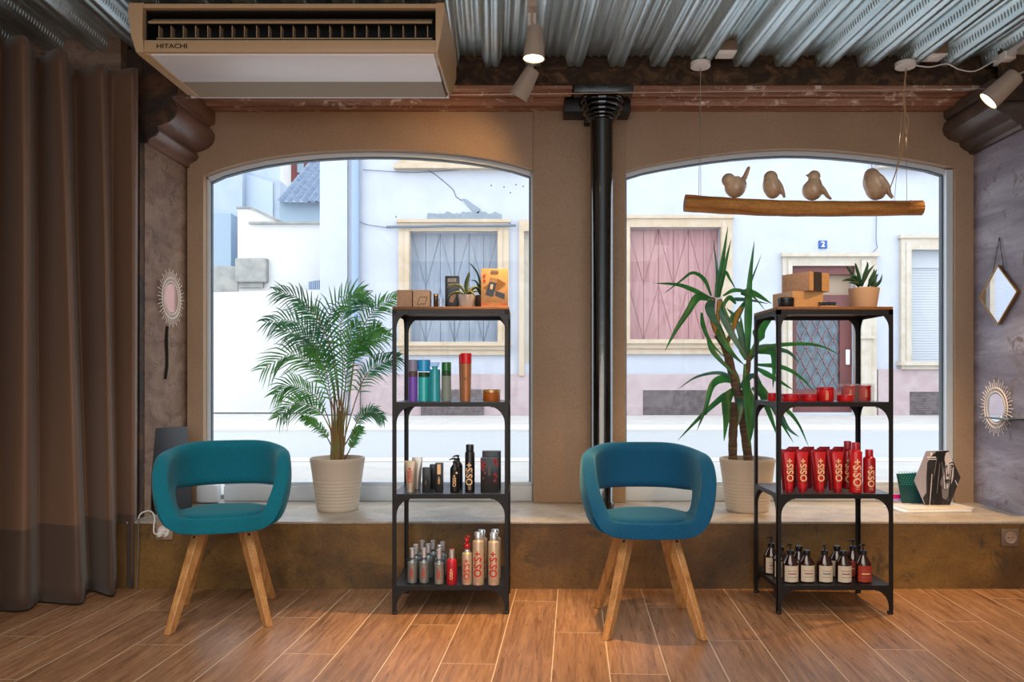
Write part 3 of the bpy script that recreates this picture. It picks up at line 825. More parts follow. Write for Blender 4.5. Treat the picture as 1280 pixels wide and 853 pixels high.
b = MB(); b.tube(smooth_path([(1.95, 4.07, 2.612), (2.02, 4.06, 2.60), (2.10, 4.05, 2.612), (2.16, 4.05, 2.585), (2.24, 4.05, 2.575), (2.30, 4.0, 2.60), (2.33, 3.98, 2.605)], 30), .003, 6)
tag(b.build('power_lead', M_wht), 'short white lead from the right canopy to the right ceiling track', 'cable')
t = thing('steel_cable', 'thin steel tension cable with turnbuckles stretched in front of the timber cornice', 'cable', (0, 4.02, 0))
b = MB(); b.tube([(-1.78, 0, 2.43), (2.32, 0, 2.475)], .0018, 6); b.build('wire', M_chrome, t)
for x0, x1 in ((-1.74, -1.50), (2.0, 2.30)):
    zf = lambda x: 2.43+(x+1.78)/4.1*.045
    b = MB(); b.tube([(x0, 0, zf(x0)), (x0+.05, 0, zf(x0)), (x0+.06, 0, zf(x0)), (x1-.08, 0, zf(x1)), (x1-.07, 0, zf(x1)), (x1, 0, zf(x1))], [.003, .003, .006, .006, .003, .003], 8)
    b.lathe([(0, -.004), (.007, -.004), (.007, .004), (0, .004)], (x1, 0, zf(x1)), 10); b.build('turnbuckle', M_chrome, t)

# ------------------------------------------------------------------ hanging log with ceramic birds
M_log = layered('honey_driftwood', [(.3, '7a4a1c'), (.5, 'b57a36'), (.7, 'd69c54')], 3, 8, .8, .6, (.6, 7, 7), bump=.5, fine=60)
LY = 4.05
log_pts = [P(856, 254, LY), P(900, 257, LY), P(960, 260, LY), P(1010, 261, LY), P(1070, 261, LY), P(1152, 260, LY)]
b = MB(); sp_ = smooth_path(log_pts, 20)
b.tube(sp_, [(.045-.006*i/len(sp_))*(.97+.02*math.sin(i*1.9)) for i in range(len(sp_))], 16)
b.lathe([(0, 0), (.010, 0), (.006, .014), (0, .018)], (P(1133, 0, LY)[0], LY-.046, P(0, 257, LY)[2]), 8, )
tag(b.build('hanging_log', M_log), 'honey coloured driftwood log hanging on thin cords in front of the right window', 'log')
b = MB()
for (px, a, dy) in ((873.5, 92, 0), (877, 92, .02)): b.tube([(PX(px, LY), LY+dy, PZ(245, LY)), (.857, 4.07, 2.585)], .0012, 5)
tag(b.build('suspension_cord', M_chrome), 'thin grey cord pair holding the left end of the bird log', 'cord')
b = MB()
for (px, py, dy) in ((1120, 252, .02), (1133.5, 252, 0)): b.tube([(PX(px, LY), LY+dy, PZ(py, LY)), (1.90, 4.07, 2.585)], .0012, 5)
tag(b.build('suspension_cord', M_chrome), 'thin grey cord pair holding the right end of the bird log', 'cord')
M_rope = mat('tan_flex', 'b08a62', .7)
b = MB(); b.tube(smooth_path([(1.90, 4.06, 2.59), P(1130, 115, 4.05), P(1132, 140, 4.05), P(1136, 150, 4.05), P(1133, 168, 4.05), P(1122, 208, 4.05), P(1110, 243, 4.08)], 30), .003, 6)
b.tube(smooth_path([(1.90, 4.06, 2.59), P(1129, 118, 4.05), P(1131, 150, 4.05), P(1126, 190, 4.05), P(1122, 208, 4.05)], 24), .0022, 6)
tag(b.build('twisted_flex', M_rope), 'tan twisted flex running from the right canopy down to the rightmost bird', 'cable')

M_bird = mat('glazed_stone_bird', 'd2b698', .28, col2='ac8f75', nscale=14, bump=.15, bscale=70, coat=.2)
def bird(px, py, label, body, head, beak, tail, s=1.0):
    """body, head: (dx, dz, r...) in metres from where it sits; tail: polyline"""
    x = PX(px, LY); q_ = min(sp_, key=lambda p: abs(p.x-x)); z = q_.z+(.045-.006*list(sp_).index(q_)/len(sp_))*.98+.001
    b = MB()
    for (dx, dy, dz, rx, ry, rz, tilt) in body: b.ball((dx, dy, dz), (rx, ry, rz), Matrix.Rotation(R(tilt), 4, 'Y'), 24)
    b.ball(head[:3], head[3], seg=20)
    if beak: b.tube([beak[0], beak[1]], [.011, .001], 10)
    b.tube(smooth_path(tail[0], 10), tail[1] if hasattr(tail[1], '__len__') else tail[1], 12, flat=.55)
    for wg in (1, -1):      # folded wing
        dx, dy, dz, rx, ry, rz, tilt = body[0]
        b.ball((dx+.004, dy+wg*ry*.62, dz+.004), (rx*.62, ry*.5, rz*.86), Matrix.Rotation(R(tilt), 4, 'Y'), 16)
    o = b.build('ceramic_bird', M_bird, loc=(x, LY, z))
    md = o.modifiers.new('remesh', 'REMESH'); md.mode = 'VOXEL'; md.voxel_size = .004; md.use_smooth_shade = True
    sm = o.modifiers.new('smooth', 'SMOOTH'); sm.factor = .6; sm.iterations = 4
    return tag(o, label, 'bird ornament', 'ceramic birds on the hanging log')
def tl(n, a, b_, c=None): return [a+(b_-a)*i/(n-1) for i in range(n)]
bird(919, 251.5, 'ceramic bird with raised tail, leftmost on the hanging log', [(0, 0, .052, .054, .045, .054, 0), (.018, .01, .060, .045, .038, .040, -30)], (-.036, -.01, .085, .035), ((-.062, -.01, .085), (-.073, -.012, .082)),
     ([(.02, .01, .075), (.048, .012, .100), (.062, .012, .130), (.073, .013, .158)], tl(11, .030, .013)))
bird(966, 252, 'ceramic bird with hunched back, second from left on the hanging log', [(-.006, 0, .064, .044, .043, .062, -14), (.0, 0, .05, .042, .042, .047, 0)], (-.012, -.004, .108, .036), None,
     ([(.014, -.01, .09), (.036, -.012, .060), (.048, -.012, .030), (.056, -.012, .006)], tl(11, .028, .010)))
bird(1017, 252, 'ceramic bird with lifted beak, third from left on the hanging log', [(-.006, 0, .052, .052, .046, .052, -12), (.0, 0, .075, .040, .040, .045, 20)], (.003, 0, .122, .031), ((-.022, 0, .127), (-.045, 0, .128)),
     ([(.010, -.006, .085), (.045, -.01, .050), (.065, -.01, .022), (.086, -.01, .004)], tl(11, .030, .009)))
bird(1094, 253, 'large round ceramic bird with wings folded, rightmost on the hanging log', [(-.002, 0, .078, .054, .054, .078, -24), (.002, 0, .060, .050, .05, .058, 0)], (-.018, 0, .126, .038), None,
     ([(.010, -.03, .11), (.040, -.040, .066), (.052, -.042, .026), (.070, -.042, .004)], tl(11, .034, .012)))

# ------------------------------------------------------------------ curtain
def curtain():
    m = bpy.data.materials.new('brown_blackout_fabric'); t = NT(m)
    bb = t.n('ShaderNodeBsdfPrincipled'); t.l(bb.outputs[0], t.out.inputs[0])
    sp = t.n('ShaderNodeSeparateXYZ'); t.l(t.coords(), sp.inputs[0])
    f = t.noise(t.coords((1, 1, .4)), 260, 2)
    col = t.ramp(f, [(.3, '6a4c38'), (.7, '70523d')])
    band = t.math('LESS_THAN', sp.outputs[2], .36)
    col = t.mix(band, col, t.ramp(f, [(.3, '4d3a2e'), (.7, '513e32')]))
    t.l(col, bb.inputs['Base Color']); bb.inputs['Roughness'].default_value = .55; bb.inputs['Sheen Weight'].default_value = .2
    b = MB(); NZ = 36
    # crests and valleys of the folds in plan: (sight line, distance) at the heading and at the hem
    top = [(172, 3.89), (168, 3.84), (158, 3.86), (137, 3.905), (133, 3.86), (130, 3.76), (124, 3.77), (104, 3.88), (88, 3.90), (84, 3.78), (80, 3.60), (72, 3.61), (52, 3.74), (42, 3.76), (39, 3.62), (34, 3.42), (24, 3.44), (2, 3.58), (-8, 3.55), (-14, 3.35), (-20, 3.18), (-34, 3.22), (-60, 3.36), (-72, 3.12), (-80, 2.95), (-110, 3.02), (-140, 3.10), (-150, 2.80), (-170, 2.72), (-230, 2.85)]
    bot = [(170, 3.91), (166, 3.86), (160, 3.87), (148, 3.90), (145, 3.84), (142, 3.73), (136, 3.72), (118, 3.80), (110, 3.80), (107, 3.72), (103, 3.60), (92, 3.575), (66, 3.60), (50, 3.62), (44, 3.58), (36, 3.50), (22, 3.47), (0, 3.48), (-8, 3.44), (-14, 3.35), (-24, 3.20), (-40, 3.2), (-60, 3.26), (-72, 3.12), (-84, 2.98), (-110, 3.0), (-140, 3.05), (-150, 2.82), (-170, 2.74), (-230, 2.85)]
    cols = []
    for j in range(NZ+1):
        v = j/NZ; k_ = v**.9
        z = .012+(2.525-.012)*v
        pts = []
        for (a0, y0), (a1, y1) in zip(bot, top):
            px_ = a0+(a1-a0)*k_; yy_ = y0+(y1-y0)*k_
            pts.append((PX(px_, yy_), yy_, 0))
        g_ = .30*v**4
        pts = [pts[0]]+[tuple(b0*(1-2*g_)+(a0+c0_)*g_ for a0, b0, c0_ in zip(pts[i-1], pts[i], pts[i+1])) for i in range(1, len(pts)-1)]+[pts[-1]]
        sp__ = smooth_path(pts, (len(pts)-1)*7)
        cols.append([b.b.verts.new((p.x, p.y, z-(.018*abs(math.sin(i*.045)) if v > .99 else 0))) for i, p in enumerate(sp__)])
    for A_, B_ in zip(cols, cols[1:]):
        for i in range(len(A_)-1): b.b.faces.new((A_[i], A_[i+1], B_[i+1], B_[i]))
    o = b.build('curtain', m, ang=180)
    s = o.modifiers.new('thick', 'SOLIDIFY'); s.thickness = .003
    tag(o, 'heavy floor-length brown curtain hanging in folds at the left', 'curtain')
curtain()
# ------------------------------------------------------------------ chairs
def fabric():
    m = bpy.data.materials.new('teal_wool_fabric'); t = NT(m)
    b = t.n('ShaderNodeBsdfPrincipled'); t.l(b.outputs[0], t.out.inputs[0])
    f = t.noise(t.coords(), 420, 2, .6); f2 = t.noise(t.coords(), 5, 3)
    col = t.ramp(f, [(.3, '045063'), (.7, '07778c')])
    t.l(col, b.inputs['Base Color']); b.inputs['Roughness'].default_value = .85; b.inputs['Sheen Weight'].default_value = .25
    b.inputs['Sheen Tint'].default_value = (.4, .9, 1, 1); b.inputs['Specular IOR Level'].default_value = .2
    bp = t.n('ShaderNodeBump'); bp.inputs['Strength'].default_value = .35; bp.inputs['Distance'].default_value = .003
    t.l(t.math('ADD', f, f2), bp.inputs['Height']); t.l(bp.outputs[0], b.inputs['Normal'])
    return m
def fabric_blue():
    m = fabric(); m.name = 'petrol_wool_fabric'
    for nd in m.node_tree.nodes:
        if nd.type == 'VALTORGB':
            nd.color_ramp.elements[0].color = lin('073b5e'); nd.color_ramp.elements[1].color = lin('0b5d88')
    return m
M_fab = fabric(); M_fab2 = fabric_blue()
M_oak = layered('oiled_oak_leg', [(.3, '9a6534'), (.5, 'bf8a52'), (.75, 'd3a26a')], 5, 7, .6, .5, (7, 7, .7), bump=.1, fine=120)
M_oak_d = mat('darker_leg_top', '8a5c34', .5)
def sstep(a, b, x):
    x = max(0, min(1, (x-a)/(b-a))); return x*x*(3-2*x)
def chair(label, loc, rz, fab):
    t = thing('tub_chair', label, 'chair', loc, rz, 'teal tub chairs before the window sill')
    b = MB(); N = 56
    hole = lambda dg: abs(dg) < 72
    rings = []
    cen = b.b.verts.new((0, .0, .446))
    def plan(phi, k):      # phi from the back
        ax, ay = .202*k, (.210 if abs(phi) > 90 else .218)*k
        e = 2/2.6
        c, s = math.cos(R(phi)), math.sin(R(phi))
        return (ax*abs(s)**e*math.copysign(1, s), ay*abs(c)**e*math.copysign(1, c))
    ws = [0, .30, .46, .64, .82, 1.0]
    for i in range(N):
        phi = -180+360*i/N
        a = abs(phi)
        h = .735-.035*sstep(20, 90, a)-(.248)*sstep(86, 142, a)
        row = []
        for k, z in ((.35, .446), (.68, .446), (.9, .446)):
            x, y = plan(phi, k); row.append(b.b.verts.new((x, y, z)))
        for q, w in enumerate(ws):
            hh = h-.450; z = .450+hh*w
            if q == 1: z = .458+hh*.26+.010*sstep(40, 72, a)*min(1, hh/.2)
            fl = 1.0+max(.085*math.sin(min(1, max(0, z-.45)/.16)*math.pi/2)-.05*sstep(.60, .72, z), .085*w*(1-sstep(.0, .09, hh)))
            x, y = plan(phi, fl)
            if a > 120: y -= 0
            row.append(b.b.verts.new((x, y-.0, z)))
        rings.append(row)
    for i in range(N):
        j = (i+1) % N; A, B2 = rings[i], rings[j]
        b.b.faces.new((cen, B2[0], A[0]))
        pm = -180+360*(i+.5)/N
        for q in range(len(A)-1):
            if q == 3 and hole(pm): continue
            b.b.faces.new((A[q], B2[q], B2[q+1], A[q+1]))
    bmesh.ops.recalc_face_normals(b.b, faces=b.b.faces)
    up = sum(f.normal.z for f in cen.link_faces)
    if up < 0: bmesh.ops.reverse_faces(b.b, faces=b.b.faces)
    o = b.build('shell', fab, t, ang=180, fix=False)
    s = o.modifiers.new('pad', 'SOLIDIFY'); s.thickness = .060; s.offset = -1; s.use_even_offset = False; s.use_quality_normals = True
    ss = o.modifiers.new('round', 'SUBSURF'); ss.levels = 2; ss.render_levels = 2
    # loose looking seat pad
    b = MB(); prev = None
    prof = [(0, .462), (.6, .462), (.78, .459), (.86, .453), (.88, .446), (.86, .440)]
    rr_ = []
    for k, z in prof:
        if k == 0: rr_.append([b.b.verts.new((0, 0, z))]); continue
        rr_.append([b.b.verts.new((*[c*1 for c in plan(-180+360*i/40, k*.93)], z)) for i in range(40)])
    for A, B2 in zip(rr_, rr_[1:]):
        for i in range(40):
            j = (i+1) % 40
            b.b.faces.new((A[0], B2[i], B2[j]) if len(A) == 1 else (A[i], B2[i], B2[j], A[j]))
    b.build('seat_pad', fab, t, ang=180)
    for sx, sy in ((-1, -1), (1, -1), (1, 1), (-1, 1)):
        top = (sx*.078, sy*.07, .415); foot = (sx*.187, sy*.215, 0.0)
        lb = MB(); rg = []
        T, Ft = Vector(top), Vector(foot)
        out = Vector((sx*.6, sy*.8, 0)).normalized(); tan_ = Vector((-out.y, out.x, 0))
        for u, w1, w2 in ((0, .052, .036), (.30, .050, .036), (1, .036, .028)):
            c = T.lerp(Ft, u)
            rg.append([lb.b.verts.new(c+out*w1/2*i+tan_*w2/2*j) for i, j in ((-1, -1), (1, -1), (1, 1), (-1, 1))])
        for A, B2 in zip(rg, rg[1:]):
            for k in range(4): lb.b.faces.new((A[k], A[(k+1) % 4], B2[(k+1) % 4], B2[k]))
        lb.b.faces.new(rg[0][::-1]); lb.b.faces.new(rg[-1])
        bmesh.ops.bevel(lb.b, geom=list(lb.b.edges), offset=.003, segments=1, affect='EDGES')
        lg = lb.build('leg', M_oak, t, ang=30)
        sb = MB(); n_ = (Vector((sx*.35, sy*.9, .12))).normalized(); c = T.lerp(Ft, .13)+out*.024
        sb.ball(c, .006, seg=8); sb.build('bolt', M_dk, lg)
    b = MB().box(-.085, .085, -.075, .075, .392, .412, .003)
    for sx in (-1, 1):
        b.prism([(sx*.085, .40), (sx*.035, .40), (sx*.075, .35)], -.055, -.049); b.prism([(sx*.085, .40), (sx*.035, .40), (sx*.075, .35)], .049, .055)
    b.build('swivel_bracket', M_dk, t, smooth=False)
    return t
chair('teal tub chair with oak legs standing nearest the brown curtain', (-1.325, 3.445, 0), R(16), M_fab)
chair('petrol blue tub chair with oak legs standing in front of the black column', (.478, 3.335, 0), R(0), M_fab2)

# ------------------------------------------------------------------ shelving racks
M_board = layered('dark_stained_pine_board', [(.3, '6d4220'), (.6, '94602e'), (.85, 'a8733a')], 4, 7, .5, .5, (1, 8, 8), bump=.1)
def mesh_metal():
    m = bpy.data.materials.new('black_perforated_steel'); t = NT(m)
    b = t.n('ShaderNodeBsdfPrincipled')
    v = t.coords((1, 1, 1)); sp = t.n('ShaderNodeSeparateXYZ'); t.l(v, sp.inputs[0])
    p = .009
    fx = t.math('SUBTRACT', t.math('FRACT', t.math('DIVIDE', sp.outputs[0], p)), .5)
    fy = t.math('SUBTRACT', t.math('FRACT', t.math('DIVIDE', sp.outputs[1], p)), .5)
    d = t.math('ADD', t.math('MULTIPLY', fx, fx), t.math('MULTIPLY', fy, fy))
    hole = t.math('LESS_THAN', d, .085)
    b.inputs['Base Color'].default_value = lin('626b76'); b.inputs['Metallic'].default_value = .9; b.inputs['Roughness'].default_value = .28
    tr = t.n('ShaderNodeBsdfTransparent'); mx = t.n('ShaderNodeMixShader')
    t.l(hole, mx.inputs[0]); t.l(b.outputs[0], mx.inputs[1]); t.l(tr.outputs[0], mx.inputs[2]); t.l(mx.outputs[0], t.out.inputs[0])
    return m
M_mesh = mesh_metal()
ZS = [1.329, .917, .520, .125]      # board and shelf levels
def rack(label, x0, x1, yf, rz):
    W = x1-x0; Dp = .36
    t = thing('shelving_rack', label, 'shelf unit', ((x0+x1)/2, yf+Dp/2, 0), rz, 'black steel shelving racks')
    hw, hd, pw = W/2, Dp/2, .0185
    for sx in (-1, 1):
        for sy in (-1, 1):
            xa, xb = sorted((sx*hw, sx*(hw-pw))); ya, yb = sorted((sy*hd, sy*(hd-pw)))
            b = MB()      # angle iron post
            if sy < 0: b.box(xa, xb, ya, ya+.003, .004, ZS[0]-.013)
            else: b.box(xa, xb, yb-.003, yb, .004, ZS[0]-.013)
            if sx < 0: b.box(xa, xa+.003, ya, yb, .004, ZS[0]-.013)
            else: b.box(xb-.003, xb, ya, yb, .004, ZS[0]-.013)
            po = b.build('post', M_black, t, smooth=False)
            f = MB().box(xa-.001, xb+.001, ya-.001, yb+.001, 0, .012, .002); f.build('foot', M_dk, po)
            for z in ZS:
                g = MB(); zt = z-.020 if z == ZS[0] else z-.018; r = .075
                arc = [(r-r*math.sin(R(a))*1.0, -r+r*math.cos(R(a))) for a in range(0, 91, 10)]
                # quarter-round gusset on the front/back face and on the side face
                pts = [(0, 0), (r, 0)]+[(r*(1-math.sin(R(a))), -r*(1-math.cos(R(a)))) for a in range(9, 90, 9)]+[(0, -r)]
                yy = (-hd+.0005, -hd+.003) if sy < 0 else (hd-.003, hd-.0005)
                g.prism([(sx*(hw-pw-px_), zt+pz_) for px_, pz_ in pts], yy[0], yy[1])
                xx = (-hw+.0005, -hw+.003) if sx < 0 else (hw-.003, hw-.0005)
                g.prism([(sy*(hd-pw-px_), zt+pz_) for px_, pz_ in pts], xx[0], xx[1], 'X')
                for q in ((sx*(hw-pw/2), z-.09), (sx*(hw-pw-.055), z-.022)): g.ball((q[0], sy*(hd+.0005), q[1]), (.0028, .0015, .0028), seg=8)
                g.build('corner_bracket', M_black, t, smooth=False)
    b = MB().box(-hw, hw, -hd, hd, ZS[0]-.013, ZS[0], .002); b.build('top_board', M_board, t)
    b = MB(); z0, z1 = ZS[0]-.034, ZS[0]-.0135
    b.box(-hw, hw, -hd, -hd+.004, z0, z1).box(-hw, hw, hd-.004, hd, z0, z1).box(-hw, -hw+.004, -hd, hd, z0, z1).box(hw-.004, hw, -hd, hd, z0, z1)
    b.build('top_frame', M_black, t, smooth=False)
    for z in ZS[1:]:
        b = MB(); z0 = z-.020
        b.box(-hw+.003, hw-.003, -hd+.0015, -hd+.006, z0, z-.001).box(-hw+.003, hw-.003, hd-.006, hd-.0015, z0, z-.001)
        b.box(-hw+.0015, -hw+.006, -hd+.004, hd-.004, z0, z-.001).box(hw-.006, hw-.0015, -hd+.004, hd-.004, z0, z-.001)
        so = b.build('shelf', M_black, t, smooth=False)
        MB().box(-hw+.006, hw-.006, -hd+.006, hd-.006, z-.003, z).build('mesh_panel', M_mesh, so, smooth=False)
    return t
RL = rack('black steel shelving rack in front of the left window with turquoise bottles on it', -.604, -.101, 3.45, R(.5))
RR = rack('black steel shelving rack in front of the right window with red tubes on it', 1.057, 1.558, 3.45, 0)
# ------------------------------------------------------------------ product materials
def lab(c): return c
M_red = mat('red_gloss_plastic', 'c3161c', .3)
M_red_d = mat('dark_red_can', '9c0f1c', .28, .2)
M_redcap = mat('red_cap', 'a81428', .3)
M_gold = mat('pale_gold_print', 'f1c795', .4)
M_silver = mat('brushed_silver_can', 'c9bfb6', .32, .55)
M_silver_l = mat('silver_label', 'b9a58e', .35, .35)
M_redprint = mat('red_print', 'c21f14', .5)
M_silvercap = mat('silver_cap', 'dfe3e8', .22, .8)
M_clearblue = glass_mat('clear_bottle', (.72, .84, .95, 1), .14, .05)
M_blackcan = mat('black_satin_can', '17171a', .3, .1)
M_blackcap = mat('black_satin_cap', '1f2328', .3)
M_prdark = mat('small_print_grey', '6d6a66', .5)
M_amber = mat('dark_amber_bottle', '2a0f08', .08, coat=.5)
M_label_w = mat('cream_paper_label', 'cfc2ae', .7)
M_label_r = mat('brick_red_label', 'a4331d', .6)
M_kraft = mat('kraft_cardboard', 'b8947a', .85, col2='ab886e', nscale=60)
M_kraft_l = mat('pale_kraft_cardboard', 'cba98a', .85, col2='c09e80', nscale=60)
M_kraft_o = mat('orange_kraft_cardboard', 'c99c6a', .8, col2='c0925f', nscale=60)
M_pot = mat('ribbed_pot_cream', 'cdbfae', .45)
M_pot_t = mat('terracotta_cream_pot', 'c2a080', .6)
M_soil = mat('potting_soil', '2f2118', .95, col2='4a3527', nscale=60)
M_teal = mat('turquoise_bottle', '28b7b8', .18, trans=.0, coat=.4)
M_teal2 = mat('deep_turquoise_bottle', '1fa0ae', .18, coat=.4)
M_bluecap = mat('cyan_cap', '1f9fe0', .2, coat=.4)
M_green = mat('green_cap', '12702c', .2, coat=.4)
M_greend = mat('dark_green_band', '1c4a26', .4)
M_greyg = mat('grey_green_label', '87918a', .5)
M_purple = mat('violet_can', '7a4fb8', .3)
M_lilac = mat('lilac_grey_cap', '8e8ba6', .35)
M_brownb = mat('brown_band', '5d4448', .4)
M_copper = mat('copper_bottle', 'b4764f', .35, .3)
M_redcap2 = mat('bright_red_cap', 'd4131c', .25)
M_jaram = mat('amber_balm', 'a4571a', .2, coat=.6)
M_goldlid = mat('gold_lid', 'caa067', .3, .7)
M_clear = glass_mat('clear_plastic', (.97, .97, .98, 1), .10, .05)

def can(name, label, loc, r, h, capr, caph, body, cap, txt=None, tmat=None, tsize=.02, tz=.5, group=None, cat='bottle', neck=.010, extra=None, pr=True):
    t = thing(name, label, cat, loc, 0, group)
    hs = h-caph-neck
    MB().lathe([(0, 0), (r-.002, 0), (r, .002), (r, hs), (r-.001, hs+.002), (capr+.002, hs+neck*.8), (capr-.001, hs+neck), (0, hs+neck)], n=28).build('body', body, t)
    MB().lathe([(0, h-caph), (capr, h-caph), (capr, h-.003), (capr-.002, h), (0, h)], n=24).build('cap', cap, t)
    if txt: text('lettering', txt, tsize, tmat, t, (0, -r-.0006, hs*tz), up=True, bend=r)
    if pr and tmat:
        for k, z in enumerate((.09, .14)):
            b = MB(); 
            for i in range(7):
                a = R(-108+i*5-90*0+0); 
            seg = [(( r+.0005)*math.sin(R(-18+6*i)), -(r+.0005)*math.cos(R(-18+6*i))) for i in range(7)]
            for p, q in zip(seg, seg[1:]):
                v = [b.b.verts.new((p[0], p[1], hs*z)), b.b.verts.new((q[0], q[1], hs*z)), b.b.verts.new((q[0], q[1], hs*z+.002)), b.b.verts.new((p[0], p[1], hs*z+.002))]
                b.b.faces.new(v)
            b.build('small_print', tmat, t, smooth=False)
    return t
def squeeze_tube(label, loc, w, h, m, capm, txt=None, tmat=None, ts=.03, group=None, flip_w=.62, name='product_tube'):
    """tube standing on its cap, crimped flat at the top"""
    t = thing(name, label, 'tube', loc, 0, group)
    b = MB(); n = 20; rb = w*flip_w/2; prev = None; ch = h*.10
    for i in range(9):
        u = i/8; z = ch+(h-ch)*u
        ax = rb+(w/2-rb)*u**.8; ay = rb*(1-u**1.6)+.0012*u
        row = [b.b.verts.new((ax*math.cos(2*math.pi*k/n), ay*math.sin(2*math.pi*k/n), z)) for k in range(n)]
        if prev:
            for k in range(n): b.b.faces.new((prev[k], prev[(k+1) % n], row[(k+1) % n], row[k]))
        else: b.b.faces.new(row[::-1])
        prev = row
    b.b.faces.new(prev)
    b.box(-w/2, w/2, -.0012, .0012, h-.010, h); b.build('body', m, t)
    MB().lathe([(0, 0), (rb-.001, 0), (rb, .001), (rb, ch), (0, ch)], n=20).build('cap', capm, t)
    if txt: text('lettering', txt, ts, tmat, t, (0, -rb-.0015, h*.56), up=True, flat=(R(-math.degrees(math.atan(rb*.55/h))*1.2), 0, 0))
    return t
def pump_bottle(label, loc, r, hb, h, body, labm, pump=True, lettm=None, group=None, rz=0, capm=None, name='pump_bottle', lines=3):
    t = thing(name, label, 'bottle', loc, 0, group); capm = capm or M_dk
    hn = hb+(h-hb)*(.42 if pump else .60)
    MB().lathe([(0, 0), (r-.002, 0), (r, .003), (r, hb-.006), (r-.002, hb), (r*.42, hn-.004), (r*.40, hn), (0, hn)], n=28).build('body', body, t)
    b = MB(); n = 18; pv = None      # wrap-round paper label
    for i in range(n+1):
        a = R(-150+i*120/n+0); x, y = (r+.0006)*math.cos(a), (r+.0006)*math.sin(a)
        cur = (b.b.verts.new((x, y, .006)), b.b.verts.new((x, y, hb-.010)))
        if pv: b.b.faces.new((pv[0], cur[0], cur[1], pv[1]))
        pv = cur
    lb = b.build('paper_label', labm, t)
    if lettm:
        for k in range(lines):
            b = MB(); z = hb*(.62-.16*k); hw = r*(.62-.1*(k % 2)); pv = None
            for i in range(7):
                x = -hw+2*hw*i/6; y = -math.sqrt((r+.0011)**2-x*x)
                cur = (b.b.verts.new((x, y, z)), b.b.verts.new((x, y, z+(.0045 if k == 1 else .002))))
                if pv: b.b.faces.new((pv[0], cur[0], cur[1], pv[1]))
                pv = cur
            b.build('print_line', lettm if k == 1 else M_prdark, lb, smooth=False)
    if pump:
        hc = hn+(h-hn)*.35
        MB().lathe([(0, hn), (r*.44, hn), (r*.44, hc), (r*.30, hc+.002), (0, hc+.002)], n=20).build('collar', capm, t)
        b = MB(); b.tube([(0, 0, hc), (0, 0, h-.004)], .0035, 8)
        b.tube([(.006, 0, h-.006), (0, 0, h-.004), (-.012, -.003, h-.004), (-.024, -.006, h-.009)], [.006, .006, .0045, .003], 10, flat=.8)
        ph = b.build('pump_head', capm, t); ph.rotation_euler = (0, 0, rz)
    else:
        MB().lathe([(0, hn), (r*.44, hn), (r*.46, hn+.002), (r*.46, h-.002), (r*.44, h), (0, h)], n=20).build('cap', capm, t)
    return t
def carton(label, loc, w, d, h, m, rz=0, name='cardboard_box', cat='box', group=None):
    t = thing(name, label, cat, loc, rz, group)
    MB().box(-w/2, w/2, -d/2, d/2, 0, h, .0012).build('carton', m, t)
    return t
def jar(label, loc, r, h, body, lid, lidh, name='product_jar', group=None):
    t = thing(name, label, 'jar', loc, 0, group)
    MB().lathe([(0, 0), (r-.003, 0), (r, .004), (r, h-lidh-.002), (r-.002, h-lidh), (0, h-lidh)], n=28).build('body', body, t)
    MB().lathe([(0, h-lidh), (r+.001, h-lidh), (r+.001, h-.002), (r-.001, h), (0, h)], n=28).build('lid', lid, t)
    return t
def pos(px, Y, z): return (PX(px, Y), Y, z)
def hgt(py, Y, z): return PZ(py, Y)-z      # height above shelf z of something whose top is at py

# ------------------------------------------------------------------ left rack, top board (z = ZS[0])
z = ZS[0]+.0005
Y = 3.50
t = carton('plain brown cardboard box, leftmost on the left rack top', pos(507, 3.53, z), .066, .07, hgt(362.5, 3.49, z), M_kraft)
t = carton('brown cardboard box with an arrow-like mark, second from left on the left rack top', pos(528, 3.53, z), .072, .07, hgt(362.5, 3.49, z), M_kraft_l)
b = MB(); q = [(-.018, .012), (-.006, .045), (.026, .045), (.016, .014), (.006, .014), (.004, .018), (-.006, .012), (-.018, .012)]
for a, c in zip(q, q[1:]): b.bar((a[0], -.0355, a[1]), (c[0], -.0355, c[1]), .0028, .0006)
b.build('printed_mark', mat('brown_print', '6e4a2c', .8), t, smooth=False)
jar('small dark glass jar beside the marked box on the left rack top', pos(545, 3.53, z), .011, hgt(367.5, 3.53, z), mat('olive_glass', '3f3316', .1, coat=.4), M_goldlid, .010)
t = thing('glass_tumbler', 'small clear glass tumbler right of the dark glass jar on the left rack top', 'glass', pos(551, 3.56, z))
MB().lathe([(0, .003), (.012, .003), (.014, .045), (.015, .045), (.013, 0), (0, 0)], n=20).build('glass', M_clear, t)
# black clipper box
t = carton('tall black clipper box on the left rack top behind the grey plant cup', pos(565.6, 3.625, z), .062, .05, hgt(344, 3.57, z), M_blackcan, name='product_box')
h_ = hgt(344, 3.57, z)
MB().box(-.019, .019, -.0258, -.0252, h_-.026, h_-.012, .0002).build('logo_plate', M_label_w, t, smooth=False)
text('lettering', 'WAHL', .0105, M_blackcan, t, (0, -.0263, h_-.019))
MB().box(-.017, .010, -.0258, -.0252, h_-.042, h_-.036).build('print_line', M_kraft, t, smooth=False)
b = MB(); b.prism([(-.012, .035), (.004, .030), (.018, .062), (.014, .070), (-.006, .060)], -.0260, -.0252); b.build('printed_picture', M_kraft, t, smooth=False)
